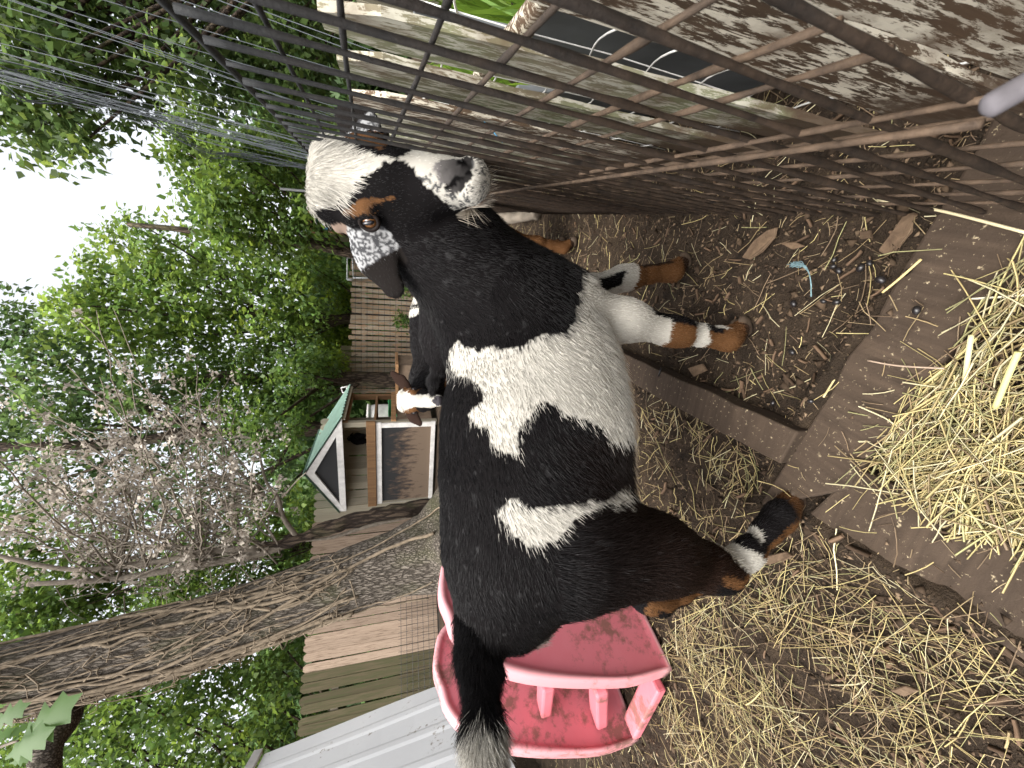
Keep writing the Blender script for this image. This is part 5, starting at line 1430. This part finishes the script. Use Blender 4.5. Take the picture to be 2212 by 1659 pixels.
# hay in the tray
n = 900; P = scatter(polyA, n, polyA.min(0), polyA.max(0))
straws(P, rng.uniform(0.004, 0.040, n), rng.uniform(0.035, 0.12, n), rng.uniform(0.0008, 0.0022, n) * (1 + (rng.random(n) < 0.06) * 0.9), 0.85 * straw_cols(n, [.26, .2, .2, .14, .14, .06]), 'hay', rng.normal(2.55, 0.75, n), 'loose yellow hay heaped in the tray nearest the camera')
# straw bed
n = 1300; P = scatter(polyB, n, polyB.min(0), polyB.max(0))
straws(P, rng.uniform(0.001, 0.014, n), 0.02 + 0.11 * rng.random(n) ** 1.3, rng.uniform(0.0005, 0.0013, n) * (1 + (rng.random(n) < 0.05) * 1.3), straw_cols(n, [.16, .16, .13, .25, .1, .2]), 'straw_bed', rng.normal(2.35, 0.8, n), 'dense strewn straw on the dirt in front of the pink play steps')
n = 260; P = scatter(polyC, n, polyC.min(0), polyC.max(0))
straws(P, rng.uniform(0.001, 0.008, n), rng.uniform(0.02, 0.085, n), rng.uniform(0.0008, 0.002, n), straw_cols(n, [.18, .18, .1, .26, .08, .2]), 'straw_patch', rng.uniform(0, 6.28, n), 'thin scatter of straw around the loose beam')
n = 5200; P = np.stack([rng.uniform(-1.6, 1.3, n), 0.18 + 2.6 * rng.random(n) ** 1.5], 1)
k = ~(inpoly(P, polyA) | inpoly(P, polyB)); P = P[k]
keep = np.ones(len(P), bool)
for t in polyT: keep &= ~(inpoly(P, t) & (rng.random(len(P)) < 0.55))
P = P[keep]; n = len(P); onT = np.zeros(n, bool)
for t in polyT: onT |= inpoly(P, t)
straws(P, np.where(onT, 0.034, rng.uniform(0.001, 0.005, n)), np.where(onT, rng.uniform(0.01, 0.05, n), rng.uniform(0.012, 0.075, n)), rng.uniform(0.0007, 0.0018, n), straw_cols(n, [.13, .13, .12, .28, .06, .28]), 'loose_straw', rng.uniform(0, 6.28, n), 'single straws lying about on the bare brown dirt')
# a few strays that stand out
def stalk(pts, z, w, c, label, cat='straw'):
    P_ = np.array([gnd(x, y, zz) for (x, y), zz in zip(pts, z)]); V, F = tube(spline(P_, 14), np.full(14, w), 6)
    return tag(mesh('straw_stalk', V, F, M['straw'], None, True, np.tile(c, (len(V), 1))), label, cat, 'single stalks')
stalk([(1895, 432), (2030, 455), (2230, 506)], [0.03, 0.04, 0.05], 0.0016, (0.62, 0.54, 0.34), 'long pale stalk leaning at the foot of the wire panel')
stalk([(1906, 632), (1945, 600), (1990, 560)], [0.034, 0.036, 0.036], 0.0015, (0.56, 0.45, 0.2), 'golden stalk lying across the far frame board')
stalk([(2092, 646), (2150, 642), (2230, 636)], [0.02, 0.025, 0.03], 0.0013, (0.7, 0.66, 0.52), 'pale stalk pointing at the picture\'s edge beside the half buried board')
stalk([(2084, 822), (2091, 770), (2098, 724)], [0.03, 0.05, 0.05], 0.0026, (0.60, 0.54, 0.30), 'thick stalk standing up at the top of the hay')
stalk([(2150, 880), (2178, 810), (2200, 760)], [0.03, 0.05, 0.06], 0.0028, (0.58, 0.54, 0.22), 'thickest yellow stalk on top of the hay pile')
stalk([(1779, 858), (1808, 810), (1838, 752)], [0.043, 0.02, 0.006], 0.0014, (0.60, 0.50, 0.26), 'pale stalk leaning on the side of the loose beam')
stalk([(1874, 779), (1940, 790), (2040, 796)], [0.032, 0.034, 0.034], 0.0011, (0.36, 0.27, 0.2), 'grey brown root-like stalk curving over the far frame board')

# earth crumbs and bark bits
def crumbs(n, rmin, rmax, cols, name, label, ymax=2.4):
    y = 0.18 + (ymax - 0.18) * rng.random(n) ** 1.6; x = rng.uniform(-1.0, 0.75, n) * (0.55 + y); 
    base = nrm(np.array([[1, 0, 0], [-0.5, 0.87, 0], [-0.5, -0.87, 0], [0, 0, 0.9], [0, 0, -0.6]])); fc = np.array([[0, 1, 3], [1, 2, 3], [2, 0, 3], [1, 0, 4], [2, 1, 4], [0, 2, 4]])
    sc = rng.uniform(rmin, rmax, (n, 1, 1)) * rng.uniform(0.5, 1.5, (n, 1, 3)) * np.array([1, 1, 0.5]); V = base[None] * sc * rng.uniform(0.7, 1.3, (n, 5, 1))
    a = rng.uniform(0, 6.28, n); c_, s_ = np.cos(a), np.sin(a); V = np.stack([V[..., 0] * c_[:, None] - V[..., 1] * s_[:, None], V[..., 0] * s_[:, None] + V[..., 1] * c_[:, None], V[..., 2]], -1)
    on = np.zeros(n, bool)
    for t in polyT: on |= inpoly(np.stack([x, y], 1), t)
    V += np.stack([x, y, gz(x, y) + rmin * 0.4 + np.where(on, np.where((rng.random(n) < 0.10) & (rmax < 0.006), 0.022, -0.5), 0)], -1)[:, None]
    C = np.asarray(cols)[rng.integers(0, len(cols), n)] * rng.uniform(0.7, 1.3, (n, 1))
    F = (fc[None] + (np.arange(n) * 5)[:, None, None]).reshape(-1, 3)
    tag(mesh(name, V.reshape(-1, 3), F, M['litter'], None, False, np.repeat(C, 5, 0)), label, 'litter', kind='stuff')
crumbs(22000, 0.0014, 0.0055, [(0.052, 0.034, 0.021), (0.085, 0.057, 0.036), (0.022, 0.015, 0.009), (0.15, 0.105, 0.066)], 'soil_crumbs', 'dark crumbs of earth all over the pen floor')
crumbs(1100, 0.006, 0.012, [(0.040, 0.026, 0.016), (0.062, 0.041, 0.025)], 'soil_clods', 'bigger lumps of earth on the pen floor')
n = 900; P = np.stack([rng.uniform(-0.9, 0.8, n), 0.2 + 2.0 * rng.random(n) ** 1.5], 1)
k = np.ones(n, bool)
for t in polyT: k &= ~inpoly(P, t)
P = P[k]; n = len(P)
straws(P, np.full(n, 0.002), rng.uniform(0.008, 0.03, n), rng.uniform(0.003, 0.009, n), np.array([0.10, 0.064, 0.040]) * rng.uniform(0.5, 1.5, (n, 1)), 'bark_bits', rng.uniform(0, 6.28, n), 'flakes of brown bark trodden into the dirt', mat='litter', curve=0.1)

n = 7000; P = np.stack([rng.uniform(-1.3, 0.9, n), 0.2 + 2.2 * rng.random(n) ** 1.5], 1)
k = np.ones(n, bool)
for t in polyT: k &= ~(inpoly(P, t) & (rng.random(n) < 0.7))
P = P[k]; n = len(P); onT = np.zeros(n, bool)
for t in polyT: onT |= inpoly(P, t)
straws(P, np.where(onT, 0.024, 0.001), rng.uniform(0.004, 0.022, n), rng.uniform(0.0005, 0.0013, n), np.array([[0.24, 0.175, 0.10], [0.15, 0.10, 0.06], [0.36, 0.28, 0.16]])[rng.integers(0, 3, n)] * rng.uniform(0.7, 1.2, (n, 1)), 'chaff', rng.uniform(0, 6.28, n), 'short brown chaff trodden into the dirt')

def chip(pts, label, z=0.006, t=0.005):
    P_ = [gnd(x, y, z) for x, y in pts]; c = np.mean(P_, 0); n = len(P_)
    V = [p - c for p in P_] + [p - c + np.array([0, 0, t]) * (1 + 0.3 * rng.normal()) for p in [c + (q_ - c) * 0.93 for q_ in P_]]
    F = [tuple(range(n - 1, -1, -1)), tuple(range(n, 2 * n))] + [(i, (i + 1) % n, (i + 1) % n + n, i + n) for i in range(n)]
    bmm = __import__('bmesh'); o = mesh('wood_chip', V, F, M['chip_wood']); b_ = bmm.new(); b_.from_mesh(o.data); bmm.ops.recalc_face_normals(b_, faces=b_.faces); b_.to_mesh(o.data); b_.free()
    o.location = c; m = o.modifiers.new('bevel', 'BEVEL'); m.width = 0.0012; m.segments = 1
    return tag(o, label, 'wood chip', 'wood chips on the dirt')
chip([(1898, 543), (1932, 500), (1955, 462), (1980, 458), (2006, 470), (1985, 505), (1950, 540), (1915, 553)], 'large pale splinter of wood beside the far frame board, near the wire panel')
chip([(1605, 558), (1630, 520), (1660, 497), (1682, 490), (1678, 512), (1650, 545), (1622, 562)], 'long dark bark splinter between the fence foot and the blue twine')
chip([(1688, 525), (1720, 522), (1742, 532), (1715, 540)], 'narrow reddish chip just above the blue twine')
chip([(1858, 500), (1885, 497), (1888, 515), (1862, 518)], 'small square brown chip next to the large pale splinter')
chip([(1485, 795), (1520, 785), (1530, 800), (1500, 815)], 'stony grey chip between the beam and the near front hoof')
chip([(1655, 1220), (1690, 1215), (1720, 1200), (1700, 1190), (1660, 1200)], 'brown chip by the hind hoof in the straw')
chip([(1925, 1490), (1960, 1478), (1990, 1490), (1955, 1505)], 'broad flat chip lost in the straw bed')

# frayed twine on the dirt
tw_ = MB(); path = [(1752, 640), (1752, 615), (1748, 592), (1738, 576), (1722, 569), (1706, 572)]
for k in range(16):
    P_ = [gnd(x + rng.normal(0, 0.5 + 2.8 * max(0, i - 2) / 3), y + rng.normal(0, 0.6 + 3.2 * max(0, i - 2) / 3), 0.004 + 0.012 * math.sin(i / 5 * 3.1) + rng.uniform(0, 0.003)) for i, (x, y) in enumerate(path)]
    tw_.tube(spline(P_, 18), 0.0007, 4)
tag(tw_.build('twine', M['blue_twine'], None, True), 'frayed grey-blue twine end lying on the dirt', 'twine', 'pieces of twine')

# droppings
dr = None
DL = [((1790, 560), 'under the twine\'s frayed end'), ((1792, 575), 'lying between two others'), ((1801, 583), 'third of the row below the twine'), ((1848, 577), 'touching the curved straw'), ((1868, 567), 'beside the pale grey straw'), ((1933, 608), 'alone under the golden stalk'), ((2033, 663), 'rounder of the pair by the hay'), ((2012, 673), 'darker of the pair by the hay'), ((1946, 508), 'near the large pale splinter'), ((1707, 655), 'alone right of the near front hoof'), ((1770, 650), 'below the straw crossing the twine'), ((1798, 652), 'half in a hoofmark'), ((1702, 760), 'in the hoofmark before the beam'), ((1780, 866), 'near the beam\'s end'), ((1663, 871), 'against the beam\'s dark side')]
for i, ((x, y), lab) in enumerate(DL):
    p = gnd(x, y, 0.006)
    if dr is None:
        V, F = ellipsoid((0, 0, 0), (0.0062, 0.0046, 0.0044), None, 12, 8); V = V * (1 + 0.12 * (vnoise(V, 160)[:, None] - 0.5)); dr = mesh('dropping', V, F, M['dropping'], None, True); o = dr
    else: o = dr.copy(); COL.objects.link(o)
    on = any(inpoly(p[None, :2], t)[0] for t in polyT)
    o.location = (p[0], p[1], 0.035 if on else float(gz(p[:1], p[1:2])[0]) + 0.004); o.rotation_euler = (0, 0, rng.uniform(0, 6)); o.scale = (rng.uniform(0.8, 1.15),) * 3
    tag(o, 'black goat dropping ' + lab, 'dropping', 'goat droppings')

# pale cut branch by the fence foot
V, F = tube(spline([gnd(1068, 472, 0.16), gnd(1110, 470, 0.09), gnd(1150, 463, 0.03), gnd(1162, 462, 0.015)], 14), np.array([0.026] * 12 + [0.028, 0.02]), 10)
V += (vnoise(V, 40)[:, None] - 0.5) * 0.006
tag(mesh('cut_branch', V, F, M['twig_bark'], None, True), 'pale cut branch propped at the fence foot behind the large goat\'s beard', 'branch')

# strap end hanging by the lens
st = MB().tube(spline([at(2300, 130, 0.052), at(2215, 185, 0.055), at(2150, 222, 0.058), at(2118, 240, 0.06)], 12), [0.0032] * 9 + [0.003, 0.0024, 0.001], 10)
simple('strap', (0.14, 0.13, 0.14), 0.8, 0.2, 0.3, 60)
tag(st.build('strap_end', M['strap'], None, True), 'grey strap end hanging close to the camera at the picture\'s corner', 'strap')

# ------------------------------------------------------------------ the other goats
def std_legs(dx=0.0):
    out = []
    for s_ in (-1, 1):
        out.append([(0.195, s_ * 0.062, 0.38, 0.046), (0.188, s_ * 0.06, 0.27, 0.034), (0.185, s_ * 0.058, 0.18, 0.024), (0.188 , s_ * 0.058, 0.155, 0.0225), (0.186, s_ * 0.056, 0.11, 0.017), (0.184, s_ * 0.056, 0.075, 0.0165), (0.182, s_ * 0.056, 0.048, 0.0195), (0.203, s_ * 0.057, 0.018, 0.018)])
    for s_ in (-1, 1):
        out.append([(-0.235, s_ * 0.072, 0.40, 0.075), (-0.225, s_ * 0.08, 0.29, 0.05), (-0.282, s_ * 0.08, 0.205, 0.029), (-0.294, s_ * 0.08, 0.178, 0.024), (-0.280, s_ * 0.08, 0.13, 0.0185), (-0.262, s_ * 0.078, 0.08, 0.0175), (-0.254, s_ * 0.078, 0.05, 0.0205), (-0.232, s_ * 0.079, 0.018, 0.018)])
    return out
# white-faced goat looking over the big one's back
g2_loc, g2_h, g2_s = (0.19, 2.08, 0), math.radians(188), 0.96
p2 = at(878, 866, 1.86); p2l = w2l(p2, g2_loc, g2_h) / g2_s
ax2, nn2 = rot2(nrm(np.array([0.02, -0.66, -0.75])), g2_h), rot2(nrm(np.array([0, -0.75, 0.66])), g2_h)
def col2(V, lab, Hc, n):
    C = np.tile(BLACK * 1.1, (len(V), 1)); L = np.full(len(V), 0.020)
    xz = V[:, [0, 2]] + 0.02 * (np.stack([vnoise(V, 25), vnoise(V + 9, 25)], 1) - 0.5)
    st_ = (lab == 'body') & (((xz[:, 0] < -0.16) & (xz[:, 0] > -0.20)) | ((xz[:, 0] < -0.225) & (xz[:, 0] > -0.285))) & (xz[:, 1] > 0.4); C[st_] = WHITE
    lg = np.char.startswith(lab, 'leg'); C[lg] = TAN; L[lg] = 0.008
    hd = (lab == 'head') | (lab == 'bud'); c = np.tile(TAN * 0.9, (len(V), 1)); s_ = Hc[:, 1] + 0.006 * (vnoise(V, 90) - 0.5)
    c[(np.abs(s_) > 0.030) & (Hc[:, 0] > 0.07)] = BLACK * 1.3
    w = (np.abs(s_) < np.interp(Hc[:, 0], [-0.03, 0.0, 0.06, 0.12, 0.15, 0.21], [0.055, 0.047, 0.029, 0.031, 0.05, 0.05])) & (Hc[:, 2] > -0.035); c[w] = WHITE * 1.02
    c[(Hc[:, 0] > 0.155 + np.abs(Hc[:, 1]) * 0.6) & (np.abs(Hc[:, 1]) < 0.024) & (Hc[:, 2] > -0.030)] = np.array([0.05, 0.045, 0.05])
    C[hd] = c[hd]; L[hd] = np.where(Hc[hd, 0] < 0.02, 0.018, 0.006)
    er = np.char.startswith(lab, 'ear'); C[er] = np.array([0.028, 0.016, 0.012]); L[er] = 0.005
    t = lab == 'tail'; C[t] = WHITE; L[t] = 0.03
    return C, L
def headpt(p, loc, hd_, s, pl, ax, nn, hs): 
    q_ = w2l(p, loc, hd_) / s - pl; return (q_ @ ax / hs, q_ @ np.cross(nn, ax) / hs, q_ @ nn / hs)
ears2 = [[headpt(at(*a), g2_loc, g2_h, g2_s, p2l, ax2, nn2, 1.0) for a in ((884, 890, 1.88), (894, 902, 1.88), (906, 914, 1.87))],
         [headpt(at(*a), g2_loc, g2_h, g2_s, p2l, ax2, nn2, 1.0) for a in ((884, 842, 1.88), (866, 822, 1.88), (850, 808, 1.88))]]
goat('goat', g2_loc, g2_h, g2_s, 0.006, std_legs(), (p2l, ax2, nn2), col2, 26000, 'white-faced goat with brown ears looking over the large goat\'s back', 'goats in the pen', ears=ears2, hair_w=0.0008, eyes='dark')
# tan-legged goat behind the big one's chest
g3_h = math.radians(-20); g3_loc = (0.545 - 0.2 * math.cos(g3_h), 1.335 - 0.2 * math.sin(g3_h), 0)
def col3(V, lab, Hc, n):
    C = np.tile(BLACK * 1.3, (len(V), 1)); L = np.full(len(V), 0.020)
    lg = np.char.startswith(lab, 'leg') & (V[:, 2] < 0.30); C[lg] = TAN * (0.8 + 0.5 * vnoise(V[lg], 50)[:, None]); L[lg] = 0.008
    kn = lg & (V[:, 2] > 0.20) & (vnoise(V, 40) > 0.6); C[kn] = DKBR
    C[lg & (V[:, 2] < 0.03)] = DKBR
    b = (lab == 'body') & (V[:, 0] > 0.10) & (V[:, 2] < 0.42); C[b] = np.array([0.10, 0.06, 0.035]) * (0.5 + 1.2 * vnoise(V[b], 60)[:, None])
    t = np.char.startswith(lab, 'ear') | (lab == 'head'); L[t] = 0.006
    return C, L
goat('goat', g3_loc, g3_h, 0.95, 0.006, std_legs(), (np.array([0.33, -0.02, 0.60]), np.array([0.6, -0.15, -0.75]), np.array([0.75, -0.1, 0.6])), col3, 22000, 'dark goat with tan legs mostly hidden behind the large goat\'s chest', 'goats in the pen', hair_w=0.0008, eyes='dark')
# small black goat up in the house
g4 = np.array(hut.location) + np.array([hx[0], hx[1], 0]) * (HW * 0.62) + np.array([-hx[1], hx[0], 0]) * (HD * 0.52)
def col4(V, lab, Hc, n):
    C = np.tile(BLACK * 1.2, (len(V), 1)); L = np.full(len(V), 0.018)
    b = (lab == 'neck') & (np.abs(vnoise(V, 10) - 0.5) < 0.03); C[b] = WHITE * 0.6
    hd = lab == 'head'; w = hd & (np.abs(np.abs(Hc[:, 1]) - 0.03) < 0.006) & (Hc[:, 0] < 0.12); C[w] = WHITE * 0.7
    L[hd | np.char.startswith(lab, 'ear') | np.char.startswith(lab, 'leg')] = 0.006
    return C, L
g4o, _, _ = goat('goat', (g4[0], g4[1], MIDZ - 0.033), math.radians(95), 0.62, 0.009, std_legs(), (np.array([0.30, 0.0, 0.66]), np.array([0.7, 0.1, -0.6]), np.array([0.6, 0, 0.7])), col4, 9000, 'small black goat standing inside the raised goat house', 'goats in the pen', hair_w=0.0016, eyes='dark')
